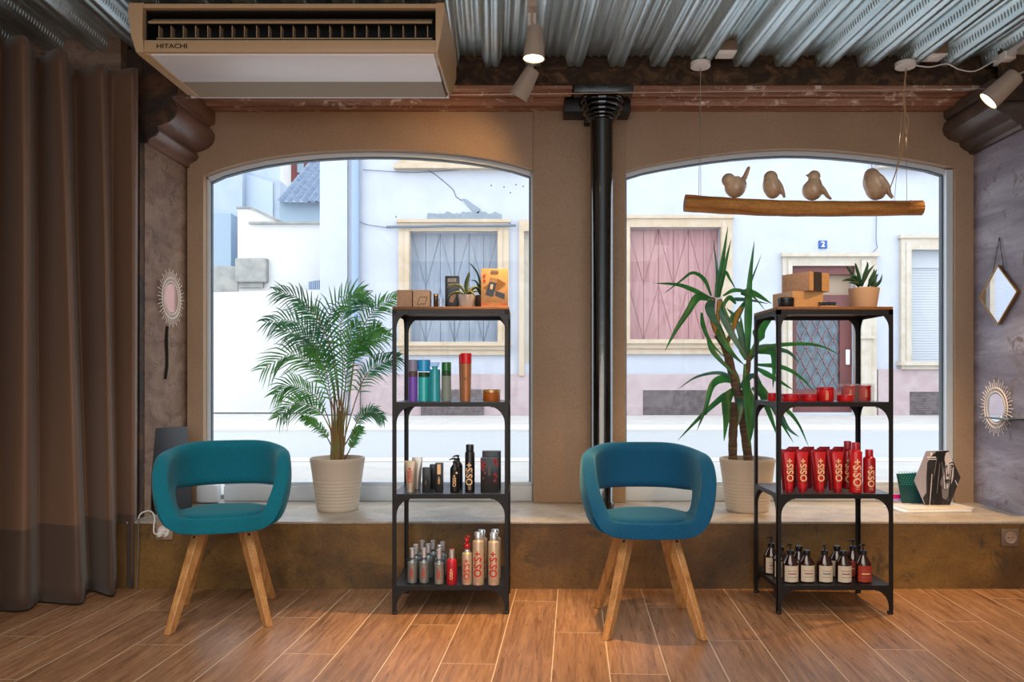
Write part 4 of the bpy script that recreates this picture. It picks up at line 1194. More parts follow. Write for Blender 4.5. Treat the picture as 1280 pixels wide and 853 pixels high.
# plant in a grey cup
M_succ = mat('olive_green_leaf', '3c4a2c', .5, col2='6d7a4a', nscale=12)
def cup_plant(label, loc, r0, r1, h, m, leaves, lm, width, name='potted_plant', fold=.35, soil=True, seg=None):
    t = thing(name, label, 'potted plant', loc)
    pr_ = [(0, 0), (r0, 0), (r0+.001, .002), (r1, h-.004), (r1, h), (r1-.003, h), (r1-.004, h-.008), (0, h-.008)]
    MB().lathe(pr_, n=seg or 28).build('pot', m, t)
    if soil: MB().lathe([(0, h-.007), (r1-.0045, h-.007)], n=20).build('soil', M_soil, t)
    for lf in leaves:
        b = MB(); b.leaf([(p[0], p[1], p[2]) for p in lf], width, fold=fold, n=12)
        o = b.build('leaf', lm, t, ang=80); s = o.modifiers.new('t', 'SOLIDIFY'); s.thickness = .0015
    return t
c0 = pos(583.5, 3.505, z); hp = .054
def rel(px, py, dy=0): return (PX(px, c0[1])-c0[0], dy, PZ(py, c0[1])-c0[2])
lv = [[rel(583, 369), rel(575, 358, -.01), rel(566, 357, -.02), rel(558, 361, -.025)], [rel(582, 369), rel(573, 366, -.03), rel(564, 369, -.035), rel(560, 374, -.04)],
      [rel(583, 369), rel(581.5, 355, .01), rel(585, 343, .01), rel(586.5, 339, .012)], [rel(584, 369), rel(584, 352, .0), rel(586.5, 345, .0), rel(587, 340)],
      [rel(584, 369), rel(589, 360, .02), rel(595, 358, .03), rel(599, 361, .035)], [rel(584, 369), rel(590, 364, .03), rel(595, 363, .04), rel(599, 365, .04)], [rel(584, 370), rel(588, 366, -.03), rel(593, 369, -.04), rel(595, 374, -.045)]]
cup_plant('small olive-leaved plant in a faceted grey cup on the left rack top', c0, .030, .038, hp, mat('warm_grey_cup', 'b3aaa4', .4), lv, M_succ, .013, seg=8)
c0 = pos(601, 3.60, z)
lv = [[rel(601, 370), rel(601, 358), rel(597, 342), rel(590, 332), rel(586.5, 329)], [rel(600, 368), rel(598, 357, .01), rel(594, 351, .01), rel(588, 350, .01)], [rel(600, 368), rel(595, 359, .02), rel(588, 363, .02), rel(583, 370, .02)],
      [rel(601, 368), rel(599, 361, -.01), rel(593, 361, -.01), rel(589, 366, -.01)]]
cup_plant('small dark-leaved plant in a brown pot, partly behind the kraft clipper box', c0, .026, .034, .062, mat('umber_pot', '4b3b30', .6), lv, mat('dark_green_leaf', '1f3d26', .4), .012)
# kraft box with printed clipper
t = carton('upright kraft box printed with a hair trimmer, rightmost on the left rack top', pos(618.3, 3.505, z), .115, .06, hgt(336, 3.475, z), M_kraft_o, name='product_box')
yy = -.0306
def flat(nm, m, pts, d=0, ox=0, oz=0, k=1):
    b = MB(); b.prism([(ox+x*k, oz+zz*k) for x, zz in pts], yy-.0003-d, yy-.0000); return b.build(nm, m, t, smooth=False)
bx = lambda px, py: (PX(602+(px-925)/8.258, 3.475)-PX(618.3, 3.475), PZ(325+py/8.258, 3.475)-z)
flat('printed_base', mat('umber_print', '8b6138', .8), [bx(940, 290), bx(1090, 190), bx(1180, 245), bx(1050, 345)], .0001)
flat('printed_trimmer', M_blackcan, [bx(965, 360), bx(1010, 225), bx(1085, 235), bx(1050, 375), bx(1030, 382)], .0003)
flat('printed_trimmer_head', mat('tan_print', 'a9835c', .7), [bx(1005, 225), bx(1015, 180), bx(1092, 195), bx(1085, 240)], .0005)
flat('printed_switch', M_label_w, [bx(1015, 300), bx(1022, 250), bx(1050, 256), bx(1040, 306)], .0006)
flat('printed_case', M_blackcan, [bx(1066, 370), bx(1075, 322), bx(1168, 350), bx(1165, 405), bx(1155, 408)], .0003)
flat('logo_plate', M_prdark, [bx(1020, 122), bx(1030, 108), bx(1095, 108), bx(1105, 122), bx(1095, 135), bx(1030, 135)], .0002)
text('lettering', 'MOSER', .0085, M_kraft_o, t, (bx(1062, 122)[0], yy-.0007, bx(1062, 122)[1]))
for q in (163, 215):
    c_ = bx(957, q); b = MB(); b.prism([(c_[0]+.0062*math.cos(a*.7), c_[1]+.0062*math.sin(a*.7)) for a in range(9)], yy-.0004, yy); b.build('printed_badge', M_redprint, t, smooth=False)
for a_, c_ in ((925, 990), (1125, 1190)):
    flat('red_stripe', M_redprint, [bx(a_, 452), bx(c_, 452), bx(c_, 462), bx(a_, 462)], .0002)
b = MB()
for k in range(9): x0, zz = bx(945+k*22, 434); b.box(x0, x0+.0055, yy-.0003, yy, zz, zz+.003)
b.build('small_print', mat('brown_small_print', '9a6a3c', .8), t, smooth=False)

# ------------------------------------------------------------------ left rack, second shelf
z = ZS[1]+.0005; Y = 3.53
def banded(name, label, px, Y, wpx, top, bands, cat='bottle', taper=1.0, z=z):
    """bottle in stacked bands: list of (part, y bottom px, y top px, radius factor at bottom, at top, material)"""
    r = wpx*Y/2000
    t = thing(name, label, cat, pos(px, Y, z))
    for (pn, yb, yt, f0, f1, m) in bands:
        z0 = max(0, PZ(yb, Y-r)-z) if yb else 0; z1 = PZ(yt, Y-r)-z
        MB().lathe([(0, z0), (r*f0-.001, z0), (r*f0, z0+.001), (r*f1, z1-.0015), (r*f1-.0015, z1), (0, z1)], n=26).build(pn, m, t)
    return t
banded('hair_spray_can', 'violet can with lilac grey cap, leftmost on the second shelf of the left rack', 516.4, 3.53, 11.5, 450, [('body', 0, 471, 1, 1, M_purple), ('band', 471, 464.5, 1, 1, M_brownb), ('cap', 464.5, 449.8, 1, 1, M_lilac)])
banded('shampoo_bottle', 'turquoise bottle with a bright blue cap on the second shelf of the left rack', 530, 3.54, 14.5, 450, [('body', 0, 471.5, 1, 1, M_teal), ('band', 471.5, 465.5, .98, .98, M_greend), ('cap', 464.5, 449.8, 1.06, 1.1, M_bluecap)])
banded('shampoo_bottle', 'turquoise bottle with a clear flared cap on the second shelf of the left rack', 543.6, 3.51, 13.6, 453, [('body', 0, 462, 1, .97, M_teal2), ('neck', 462, 458, .5, .5, M_teal), ('cap', 459.5, 453, .75, .98, M_clearblue)])
banded('shampoo_bottle', 'grey-green bottle with a shiny green cap on the second shelf of the left rack', 558, 3.53, 12, 453, [('body', 0, 470, 1, 1, M_greyg), ('band', 470, 463.7, 1, 1, M_greend), ('cap', 463.7, 453, 1, 1, M_green)])
banded('shampoo_bottle', 'red-capped copper bottle in front of its twin on the second shelf of the left rack', 582.6, 3.52, 14, 441.6, [('body', 0, 454.5, .80, .97, M_copper), ('cap', 454.5, 441.6, .98, 1.0, M_redcap2)])
banded('shampoo_bottle', 'red-capped copper bottle mostly hidden behind its twin, left rack', 580.2, 3.60, 13.6, 443, [('body', 0, 455.5, .80, .97, M_copper), ('cap', 455.5, 443, .98, 1.0, M_redcap2)])
jar('squat amber glass jar with a gold-rimmed lid on the second shelf of the left rack', pos(614.3, 3.53, z), .0385, .053, M_jaram, M_goldlid, .013)
for o in list(bpy.data.objects):      # upright print on the shelf-two bottles
    if o.type == 'EMPTY' and o.name.startswith(('shampoo_bottle', 'hair_spray_can')) and 'in front of its twin' in o['label']:
        text('lettering', 'BC', .012, M_brownb, o, (0, -.0235, .10))

# ------------------------------------------------------------------ left rack, third shelf
z = ZS[2]+.0005
squeeze_tube('silver hair product tube with red upright writing, front left on the third shelf of the left rack', pos(513, 3.50, z), .050, hgt(576, 3.50, z), M_silver_l, M_silver, 'OSiS+', M_redprint, .027)
squeeze_tube('silver tube standing behind the one with red writing on the third shelf of the left rack', pos(521.5, 3.60, z), .048, hgt(572, 3.60, z), M_silver, M_silver)
def slab(label, px, Y, wpx, top, m, txt=None, ts=.012, d=.03, tm=M_gold):
    w_ = wpx*Y/1000; t = carton(label, pos(px, Y+d/2, z), w_, d, hgt(top, Y, z), m, name='product_box')
    if txt: text('lettering', txt, ts, tm, t, (0, -d/2-.0006, hgt(top, Y, z)*.42), up=True)
    return t
slab('short narrow black box right of the silver tubes on the third shelf of the left rack', 532.7, 3.49, 8.8, 585, M_blackcan, 'OSiS+', .009, tm=M_prdark)
slab('narrow black box set back between two others on the third shelf of the left rack', 541.2, 3.60, 7.4, 581, M_blackcan)
t = slab('narrow black box with a gold panel on the third shelf of the left rack', 549.3, 3.49, 9.5, 579.3, M_blackcan, 'OSiS+', .013)
hh = hgt(579.3, 3.49, z); MB().box(-.008, .007, -.0158, -.0152, hh*.62, hh*.96, .0002).build('gold_panel', M_gold, t, smooth=False)
t = pump_bottle('black pump bottle with pale writing, front one of two on the third shelf of the left rack', pos(568.6, 3.51, z), .021, .108, hgt(572.5, 3.51, z), M_blackcan, M_blackcan, name='pump_bottle')
text('lettering', 'OSiS+', .021, M_gold, t, (0, -.0220, .052), up=True, bend=.021)
MB().box(.006, .014, -.0222, -.0200, .082, .090).build('gold_dot', M_gold, t, smooth=False)
pump_bottle('black pump bottle behind the front one on the third shelf of the left rack', pos(572.5, 3.60, z), .021, .112, hgt(569, 3.60, z), M_blackcan, M_blackcan)
can('hair_spray_can', 'tall black spray can with gold writing on the third shelf of the left rack', pos(587.3, 3.51, z), .0215, hgt(555.9, 3.51, z), .0175, .030, M_blackcan, M_blackcap, 'OSiS+', M_gold, .040, .48)
t = slab('black box with red flower print, front right on the third shelf of the left rack', 612.2, 3.49, 22.3, 573, M_blackcan, d=.06)
rr = random.Random(2); hh = hgt(573, 3.49, z)
for k in range(16):
    s = -1 if k % 2 else 1; x = s*(.018+rr.random()*.016); zz = hh*(.25+.70*rr.random()); r_ = .004+.004*rr.random()
    b = MB(); b.prism([(x+r_*(1+.35*math.cos(5*a*.35))*math.cos(a*.35), zz+r_*(1+.35*math.cos(5*a*.35))*math.sin(a*.35)) for a in range(18)], -.0306, -.0300); b.build('red_flower', mat('deep_red_print', '8f2426', .6) if k == 0 else MATS['deep_red_print'], t, smooth=False)
text('lettering', 'SESSION', .011, M_prdark, t, (0, -.0308, hh*.62), up=True)
slab('taller black box behind the red flower box on the third shelf of the left rack', 614.6, 3.58, 23, 564.5, M_blackcan, d=.05)

# ------------------------------------------------------------------ left rack, bottom shelf
z = ZS[3]+.0005
def small_bottle(label, px, Y, red=False, group=None):
    t = thing('hair_serum_bottle', label, 'bottle', pos(px, Y, z), 0, group); r = .0228
    MB().lathe([(0, 0), (r-.002, 0), (r, .003), (r, .098), (r-.004, .108), (.010, .114), (0, .114)], n=26).build('body', M_clearblue if not red else M_redcap, t)
    MB().lathe([(0, .004), (r-.002, .004), (r-.002, .092), (0, .092)], n=26).build('silver_label', M_silver_l if not red else M_red_d, t)
    MB().lathe([(0, .112), (.0112, .112), (.0118, .149), (.010, .151), (0, .151)], n=20).build('cap', M_silvercap, t)
    MB().lathe([(0, .151), (.010, .151), (.009, .1525), (0, .1525)], n=20).build('cap_top', M_redprint if red else M_silvercap, t)
    text('lettering', 'OSiS+', .019, M_gold if red else M_redprint, t, (0, -r-.0006, .048), up=True, bend=r)
    return t
small_bottle('small clear bottle with silver label, front left corner of the bottom shelf of the left rack', 515.5, 3.495)
small_bottle('small silver-labelled bottle, second from left in front, bottom shelf of the left rack', 530.2, 3.495)
small_bottle('small clear bottle with silver label just left of the red one, bottom shelf of the left rack', 549, 3.475)
small_bottle('small bottle with a red label on the bottom shelf of the left rack', 564.8, 3.475, True)
for px, Y in ((520.0, 3.57), (535.4, 3.585), (549.7, 3.56), (527.8, 3.66), (541.3, 3.66), (553.5, 3.63)):
    small_bottle('small clear bottle with silver cap, behind the front row, bottom shelf of the left rack', px, Y, group='small clear bottles behind the front row of the left rack')
t = can('hair_lotion_bottle', 'silver bottle with a shiny red pump on the bottom shelf of the left rack', pos(584, 3.475, z), .0225, .150, .012, .008, M_silver_l, M_silvercap, 'OSiS+', M_redprint, .036, .52)
b = MB(); b.ball((0, 0, .166), (.015, .014, .016), seg=16); b.ball((-.002, -.004, .190), (.010, .010, .014), seg=14); b.ball((.004, 0, .204), (.009, .009, .008), seg=12); b.tube([(0, 0, .150), (0, 0, .20)], .006, 10)
b.build('pump_head', mat('glossy_red_pump', 'b30f14', .12, coat=.6), t)
for px, top in ((597.9, 666), (617.3, 666.8)):
    can('hair_spray_can', 'tall silver spray can, %s of the front pair on the bottom shelf of the left rack' % ('left' if px < 600 else 'right'), pos(px, 3.47, z), .0245, hgt(top, 3.46, z), .0165, .032, M_silver_l, M_silvercap, 'OSiS+', M_redprint, .045, .50)
for px, top in ((602.3, 662.6), (619, 662)):
    can('hair_spray_can', 'tall silver spray can behind the %s front can on the bottom shelf of the left rack' % ('left' if px < 610 else 'right'), pos(px, 3.58, z), .0245, hgt(top, 3.58, z), .0165, .032, M_silver_l, M_silvercap, 'OSiS+', M_redprint, .045, .50)

# ------------------------------------------------------------------ right rack, top board
z = ZS[0]+.0005
def spun_box(label, cx, cy, ang_, w_, d, z0, h, ml, mr):
    t = thing('cardboard_box', label, 'box', (cx, cy, z0), R(ang_)); MB().box(-w_/2, w_/2, -d/2, d/2, 0, h, .001).build('carton', ml, t)
    MB().box(-w_/2+.001, w_/2-.001, -d/2-.0006, -d/2+.001, .001, h-.001).build('end_face', mr, t, smooth=False); return t
t1 = spun_box('lower kraft cardboard box of the stack on the right rack top', 1.195, 3.60, 14, .155, .16, z, .073, M_kraft_l, M_kraft_o)
t2 = spun_box('kraft cardboard box with a black band, topmost of the stack, right rack top', 1.225, 3.585, 30, .128, .155, z+.0735, .083, M_kraft, M_kraft_o)
MB().box(-.038, .014, -.0792, -.076, .0005, .0835).build('black_band', mat('charcoal_band', '35302f', .8), t2, smooth=False)
t = jar('black glass jar in front of the cardboard boxes on the right rack top', pos(982.5, 3.49, z), .034, .041, M_blackcan, M_blackcap, .012)
t = thing('hair_brush', 'small black bristle brush on a tan base, front of the right rack top', 'brush', pos(1034, 3.49, z), R(-6))
MB().box(-.036, .036, -.014, .014, 0, .006, .002).build('wooden_base', M_kraft_o, t)
for k in range(9): MB().box(-.036+k*.0082, -.0305+k*.0082, -.013, .013, .006, .023, .001).build('bristle_tuft', M_blackcan, t, smooth=False)
c0 = pos(1079.8, 3.56, z)
M_aloe = mat('dark_aloe_green', '2b5138', .45, col2='3f6b4a', nscale=14)
lv = [[rel(1075, 358), rel(1068, 345, .0), rel(1062, 335, .01), rel(1058.5, 332, .01)], [rel(1077, 358), rel(1072, 345, -.02), rel(1067, 333, -.03), rel(1065.5, 330, -.03)], [rel(1077, 357), rel(1083, 340), rel(1085, 331), rel(1083.5, 327.5)][0:3]+[rel(1083.5, 327)],
      [rel(1077, 358), rel(1083, 342, -.02), rel(1090, 332, -.03), rel(1093, 333, -.03)][0:3], [rel(1078, 358), rel(1083, 346, .02), rel(1087, 334, .03), rel(1084, 328, .03)][0:3],
      [rel(1076, 358), rel(1068, 347, -.02), rel(1061, 347, -.04), rel(1058.5, 346.5, -.04)], [rel(1074, 359), rel(1064, 351, -.03), rel(1053, 351.5, -.05), rel(1046, 353.5, -.06)], [rel(1074, 359), rel(1068, 356, -.05), rel(1058, 355.5, -.07), rel(1053, 356, -.07)],
      [rel(1086, 359), rel(1090, 348, .0), rel(1093, 340, .0), rel(1092.5, 336, .0)], [rel(1090, 359), rel(1095, 352, .01), rel(1098, 345, .02), rel(1100, 342, .02)], [rel(1091, 359), rel(1096, 356, -.01), rel(1099, 351, -.02), rel(1100.5, 343, -.02)], [rel(1085, 359), rel(1089, 352, -.02), rel(1091, 346, -.02), rel(1092, 338, -.03)]]
cup_plant('spiky aloe in a cream terracotta pot, right end of the right rack top', c0, .052, .066, .090, M_pot_t, lv, M_aloe, .018, name='potted_aloe', fold=.5)

# ------------------------------------------------------------------ right rack, second shelf: tins and jars
z = ZS[1]+.0005
def tin(label, px, Y, wpx, top, lid=.4, **kw):
    h = hgt(top, Y-wpx*Y/2000, z); return jar(label, pos(px, Y, z), wpx*Y/2000, h, M_red, M_redcap, h*lid, name='product_tin', **kw)
tin('small red jar half hidden by the front left post on the second shelf of the right rack', 965, 3.60, 11, 491.5)
tin('flat red tin, leftmost whole one on the second shelf of the right rack', 987.5, 3.50, 20.5, 492.7)
tin('small red tin tucked behind the two flat tins on the second shelf of the right rack', 999.3, 3.60, 11, 492.5)
tin('flat red tin left of the tall red jar on the second shelf of the right rack', 1011.6, 3.50, 19.5, 492.7)
t = tin('tall red jar in the middle of the second shelf of the right rack', 1031.5, 3.51, 20.3, 484.2, .16)
text('lettering', 'OSiS+', .016, M_gold, t, (-.004, -.0362, .028), up=True, bend=.0356)
tin('flat bright red tin in front of the clear pack on the second shelf of the right rack', 1056.5, 3.49, 19.5, 493.8, .25)
for k, px in enumerate((1058.5, 1078)):
    Yk = 3.60
    t = tin('red jar in a clear plastic pack, %s of two on the second shelf of the right rack' % ('left' if k == 0 else 'right'), px+1.5, Yk, 17, 482, .16)
    text('lettering', 'OSiS+', .014, M_gold, t, (0, -.0312, .035), up=True, bend=.0306)
    hp = hgt(480, 3.56, z)
    b = MB(); w_ = .0345
    for (x0, x1, y0, y1) in ((-w_, w_, -w_, -w_+.001), (-w_, w_, w_-.001, w_), (-w_, -w_+.001, -w_, w_), (w_-.001, w_, -w_, w_)): b.box(x0, x1, y0, y1, 0, hp)
    b.box(-w_, w_, -w_, w_, hp-.001, hp); b.build('clear_pack', M_clear, t, smooth=False)

# ------------------------------------------------------------------ right rack, third shelf: red tubes and cans
z = ZS[2]+.0005
place_ = ['red tube, leftmost of the four with gold writing in front on the right rack', 'red tube, second from left of the four with gold writing on the right rack', 'red tube, third from left of the four with gold writing on the right rack', 'red tube, rightmost of the four with gold writing in front on the right rack']
for k, px in enumerate((986.4, 1003, 1025, 1047)):
    squeeze_tube(place_[k], pos(px, 3.495, z), .051, hgt(565, 3.495, z), M_red, M_red_d, 'OSiS+', M_gold, .040)
for j, Yr in enumerate((3.565, 3.635, 3.70)):
    for k, px in enumerate((983+j*2, 1002+j*2.0, 1021+j*2.2, 1041+j*1.5)):
        if j == 0: px -= 6
        squeeze_tube('red tube standing behind the front four on the third shelf of the right rack', pos(px+5, Yr, z), .050, .183, M_red_d, M_red_d, group='red tubes behind the front row on the right rack')
can('hair_spray_can', 'tall red spray can, rear left of the three cans on the third shelf of the right rack', pos(1059.5, 3.62, z), .0245, hgt(551.7, 3.62, z), .0165, .036, M_red_d, M_redcap, 'OSiS+', M_gold, .045)
can('hair_spray_can', 'tall red spray can, middle of the three cans on the third shelf of the right rack', pos(1069.6, 3.50, z), .0268, hgt(553.4, 3.50, z), .0165, .032, M_red, M_redcap, 'OSiS+', M_gold, .048)
can('hair_spray_can', 'shorter red spray can, rightmost on the third shelf of the right rack', pos(1086.5, 3.50, z), .0262, hgt(562.2, 3.50, z), .0165, .030, M_red_d, M_redcap, 'OSiS+', M_gold, .038)

# ------------------------------------------------------------------ right rack, bottom shelf: amber bottles
z = ZS[3]+.0005
M_pp = mat('plum_print', '8a3458', .6); M_pb = mat('blue_print', '3f5f80', .6)
def amb(label, px, Y, pump, lm=M_label_w, pm=M_pp, top=None, rz=0):
    h = {True: .168, False: .138}[pump]
    return pump_bottle(label, pos(px, Y, z), .0338, .086, h, M_amber, lm, pump, pm, rz=rz, name='pump_bottle' if pump else 'capped_bottle')
amb('amber pump bottle with cream label, front left on the bottom shelf of the right rack', 987.8, 3.515, True, rz=R(20))
amb('amber bottle with flat black cap, second in front on the bottom shelf of the right rack', 1008.2, 3.52, False)
amb('amber pump bottle with blue-lined cream label, middle front of the bottom shelf of the right rack', 1030.7, 3.515, True, pm=M_pb, rz=R(50))
amb('flat-capped amber bottle with plum-barred label, left of the red-labelled front bottle', 1054.2, 3.51, False)
amb('amber pump bottle with a brick red label, front right on the bottom shelf of the right rack', 1079, 3.515, True, M_label_r, M_gold, rz=R(10))
amb('amber pump bottle farthest left on the bottom shelf of the right rack', 964, 3.67, True)
amb('amber pump bottle partly hidden by the front left post, bottom shelf of the right rack', 975.5, 3.60, True)
amb('amber capped bottle behind the two left front bottles, bottom shelf of the right rack', 998.5, 3.61, False)
amb('amber capped bottle behind the middle front bottles, bottom shelf of the right rack', 1046.2, 3.61, False, pm=M_pb)
amb('amber pump bottle with red label standing behind the front red-labelled one, right rack', 1066, 3.61, True, M_label_r, M_gold)

# ------------------------------------------------------------------ big pots with palm and yucca
def ribbed_pot(t, r0, r1, h):
    pr_ = [(0, 0), (r0-.004, 0), (r0, .004)]
    n = 9
    for k in range(n*4+1):
        u = .04+.56*k/(n*4); zz = h*u; pr_.append((r0+(r1-r0)*u+.0013*math.sin(k*math.pi/2)*(.7 if u > .1 else .2), zz))
    pr_ += [(r0+(r1-r0)*.66, h*.66), (r1-.002, h-.022), (r1, h-.018), (r1, h), (r1-.006, h), (r1-.008, h-.02), (r1-.012, h-.035), (0, h-.035)]
    MB().lathe(pr_, n=48).build('pot', M_pot, t)
    MB().lathe([(0, h-.030), (r1-.012, h-.034)], n=32).build('soil', M_soil, t)
def frond_mat(name, c1, c2):
    m = bpy.data.materials.new(name); t = NT(m)
    b = t.n('ShaderNodeBsdfPrincipled'); tl_ = t.n('ShaderNodeBsdfTranslucent')
    col = t.ramp(t.noise(t.coords(), 9, 2), [(.35, c1), (.65, c2)])
    t.l(col, b.inputs['Base Color']); b.inputs['Roughness'].default_value = .42; t.l(col, tl_.inputs[0])
    mx = t.n('ShaderNodeMixShader'); mx.inputs[0].default_value = .3
    t.l(b.outputs[0], mx.inputs[1]); t.l(tl_.outputs[0], mx.inputs[2]); t.l(mx.outputs[0], t.out.inputs[0]); return m
M_palm = frond_mat('palm_green', '2f7038', '5aa04c'); M_stem = mat('palm_stem', '6d7a38', .5, col2='8d5a34', nscale=9)
M_palm2 = frond_mat('palm_green_dark', '2c6248', '4c8a62')
Yp = 4.215; c0 = pos(422, Yp, ZL+.0005)
t = thing('potted_palm', 'bushy green parlour palm in a ribbed cream pot on the sill, left window', 'potted plant', c0)
ribbed_pot(t, .106, .142, hgt(572, Yp, ZL))
# (pixel path, depth at the tip, leaflet length at the middle, angle bias)
fr_ = [
 ([(424, 575), (424, 510), (414, 440), (396, 395), (372, 372), (347, 365)], -.10, .13),
 ([(426, 575), (436, 500), (446, 430), (462, 395), (478, 380), (499, 371)], -.05, .11),
 ([(424, 575), (424, 500), (416, 430), (412, 395), (432, 372), (450, 365)], .04, .15),
 ([(423, 575), (420, 500), (406, 440), (385, 415), (362, 400), (334, 403)], .05, .14),
 ([(420, 575), (414, 510), (400, 470), (384, 452), (362, 443), (331, 460)], -.16, .15),
 ([(427, 575), (438, 480), (446, 440), (456, 425), (466, 415), (474, 410)], .10, .12),
 ([(427, 575), (437, 525), (452, 480), (464, 462), (480, 452), (497, 447)], -.10, .11),
 ([(420, 575), (412, 530), (398, 500), (382, 488), (364, 482), (346, 492)], .06, .13),
 ([(420, 575), (412, 535), (400, 515), (385, 507), (368, 505), (350, 520)], -.12, .12),
 ([(428, 575), (438, 545), (448, 525), (458, 516), (468, 516), (478, 524)], -.08, .07),
 ([(420, 575), (413, 555), (404, 540), (394, 530), (388, 526), (379, 522)], .02, .05),
 ([(430, 575), (436, 565), (440, 555), (444, 545), (447, 540), (450, 535)], .0, .05),
 ([(425, 575), (428, 480), (426, 420), (428, 395), (440, 378), (456, 372)], .12, .15),
 ([(424, 575), (421, 480), (412, 430), (400, 408), (388, 392), (374, 380)], .14, .13),
 ([(425, 575), (430, 500), (436, 450), (446, 432), (462, 428), (484, 418)], -.18, .12),
 ([(423, 575), (418, 500), (408, 455), (394, 432), (378, 420), (352, 412)], -.22, .13),
 ([(425, 575), (427, 520), (432, 480), (430, 450), (436, 425), (446, 405)], -.24, .13),
 ([(423, 575), (419, 530), (412, 490), (408, 465), (400, 448), (388, 436)], -.20, .12)]
rr = random.Random(4)
for i, (pth, dy, ll) in enumerate(fr_):
    n = len(pth)-1
    p3 = []
    for k, (x, y) in enumerate(pth):
        yy_ = Yp+dy*(k/n)**1.5
        if k: q = P(x, y, yy_)
        else: q = P(x, y, yy_)
        p3.append(Vector(q)-Vector(c0))
    p3[0].z = hgt(572, Yp, ZL)-.04
    a_ = i*2.4; p3[0].x = .035*math.cos(a_)+.0; p3[0].y = .035*math.sin(a_)
    sp_ = smooth_path(p3, 36); m = len(sp_)
    b = MB(); b.tube(sp_, [max(.0009, .0042*(1-j/m)) for j in range(m)], 6); st = b.build('frond', M_stem, t)
    b = MB(); start = int(m*.36) if ll > .06 else int(m*.3)
    for j in range(start, m, 1):
        u = (j-start)/(m-start)
        tng = (sp_[min(j+1, m-1)]-sp_[j-1]).normalized()
        down = Vector((0, 0, -1)); vw = Vector((0, 1, 0))
        nrm = tng.cross(vw)
        nrm = nrm.normalized() if nrm.length > .05 else Vector((1, 0, 0))
        for s in (-1, 1):
            L = ll*.86*(.45+.75*math.sin(math.pi*min(1, u*.85+.12)))*(.85+.3*rr.random())*(1 if u < .97 else .7)
            spread = .85-.45*u+.12*rr.random()
            dr = (tng*(1.05-spread*.5)+nrm*s*spread+vw*(rr.random()-.5)*.5).normalized()
            p0 = sp_[j]+tng*(rr.random()*.006)
            p1 = p0+dr*L*.5+Vector((0, 0, -.02*L))
            p2 = p0+dr*L+Vector((0, 0, -L*.30*(.5+rr.random())))
            b.leaf([p0, p1, p2], .0088, fold=.2, n=5)
    b.build('leaflets', M_palm if i % 3 else M_palm2, st, ang=180, fix=False)
b = MB()
for k in range(14):
    a_ = k*2.4; r_ = .012+.03*(k % 4)/4
    b.tube(smooth_path([(r_*math.cos(a_), r_*math.sin(a_), hgt(572, Yp, ZL)-.035), (r_*1.0*math.cos(a_), r_*math.sin(a_), hgt(545, Yp, ZL)), (r_*1.6*math.cos(a_)+.004, r_*1.6*math.sin(a_), hgt(520-(k % 5)*10, Yp, ZL))], 8), [.009, .008, .008, .007, .006, .005, .004, .003, .002][:9], 6)
b.build('stem_clump', mat('dry_brown_sheath', '8a5636', .7, col2='6b7238', nscale=7), t)

Yy = 4.19; c0 = pos(934, Yy, ZL+.0005)
t = thing('potted_yucca', 'tall yucca with strap leaves in a ribbed cream pot on the sill, right window', 'potted plant', c0)
ribbed_pot(t, .108, .143, hgt(573, Yy, ZL))
M_bark = layered('yucca_bark', [(.3, '4a3a2e'), (.6, '7a6450'), (.85, '9a8468')], 8, 5, .4, .85, (1, 1, 14), bump=.9, fine=90)
M_yuc = frond_mat('yucca_green', '1d5a2c', '2f7d3a'); M_yuc2 = frond_mat('yucca_blue_green', '2c5a4c', '4a7a68')
def yp(pts, dys=None):
    out = []
    for k, p in enumerate(pts):
        dy = p[2] if len(p) > 2 else 0
        out.append(Vector(P(p[0], p[1], Yy+dy))-Vector(c0))
    return out
pt = smooth_path(yp([(916, 580), (916, 550), (917, 520), (917, 503)]), 16)
MB().tube(pt, [.0235+.0012*math.sin(k*2.2) for k in range(len(pt))], 12).build('trunk', M_bark, t)
pt = smooth_path(yp([(936, 580), (931, 540), (925, 505), (916, 470), (907, 435), (897, 418)]), 30)
MB().tube(pt, [.025-.003*k/len(pt)+.0012*math.sin(k*2.2) for k in range(len(pt))], 12).build('trunk', M_bark, t)
M_stub = mat('ochre_leaf_scars', 'b07a34', .8, col2='8d7a34', nscale=20, stretch=(1, 1, 6), bump=.6)
for pts in ([(900, 424), (892, 408), (889, 390), (890, 374)], [(901, 424), (897, 408), (898, 390), (899, 376)], [(908, 430), (916, 412), (920, 398), (926, 385)]):
    q = smooth_path(yp(pts), 14); b = MB(); b.tube(q, [.0115+.0012*math.sin(k*2.5) for k in range(len(q))], 10)
    for k in range(22):
        p = q[int(k/22*len(q))]; a_ = k*2.4; b.tube([p+Vector((.010*math.cos(a_), .010*math.sin(a_), 0)), p+Vector((.019*math.cos(a_), .019*math.sin(a_), .004))], [.002, .0006], 5)
    b.build('branch', M_stub, t)
q = smooth_path(yp([(927, 512), (931, 485), (935, 462), (936, 444)]), 12); MB().tube(q, [.016-.004*k/len(q) for k in range(len(q))], 10).build('branch', M_bark, t)
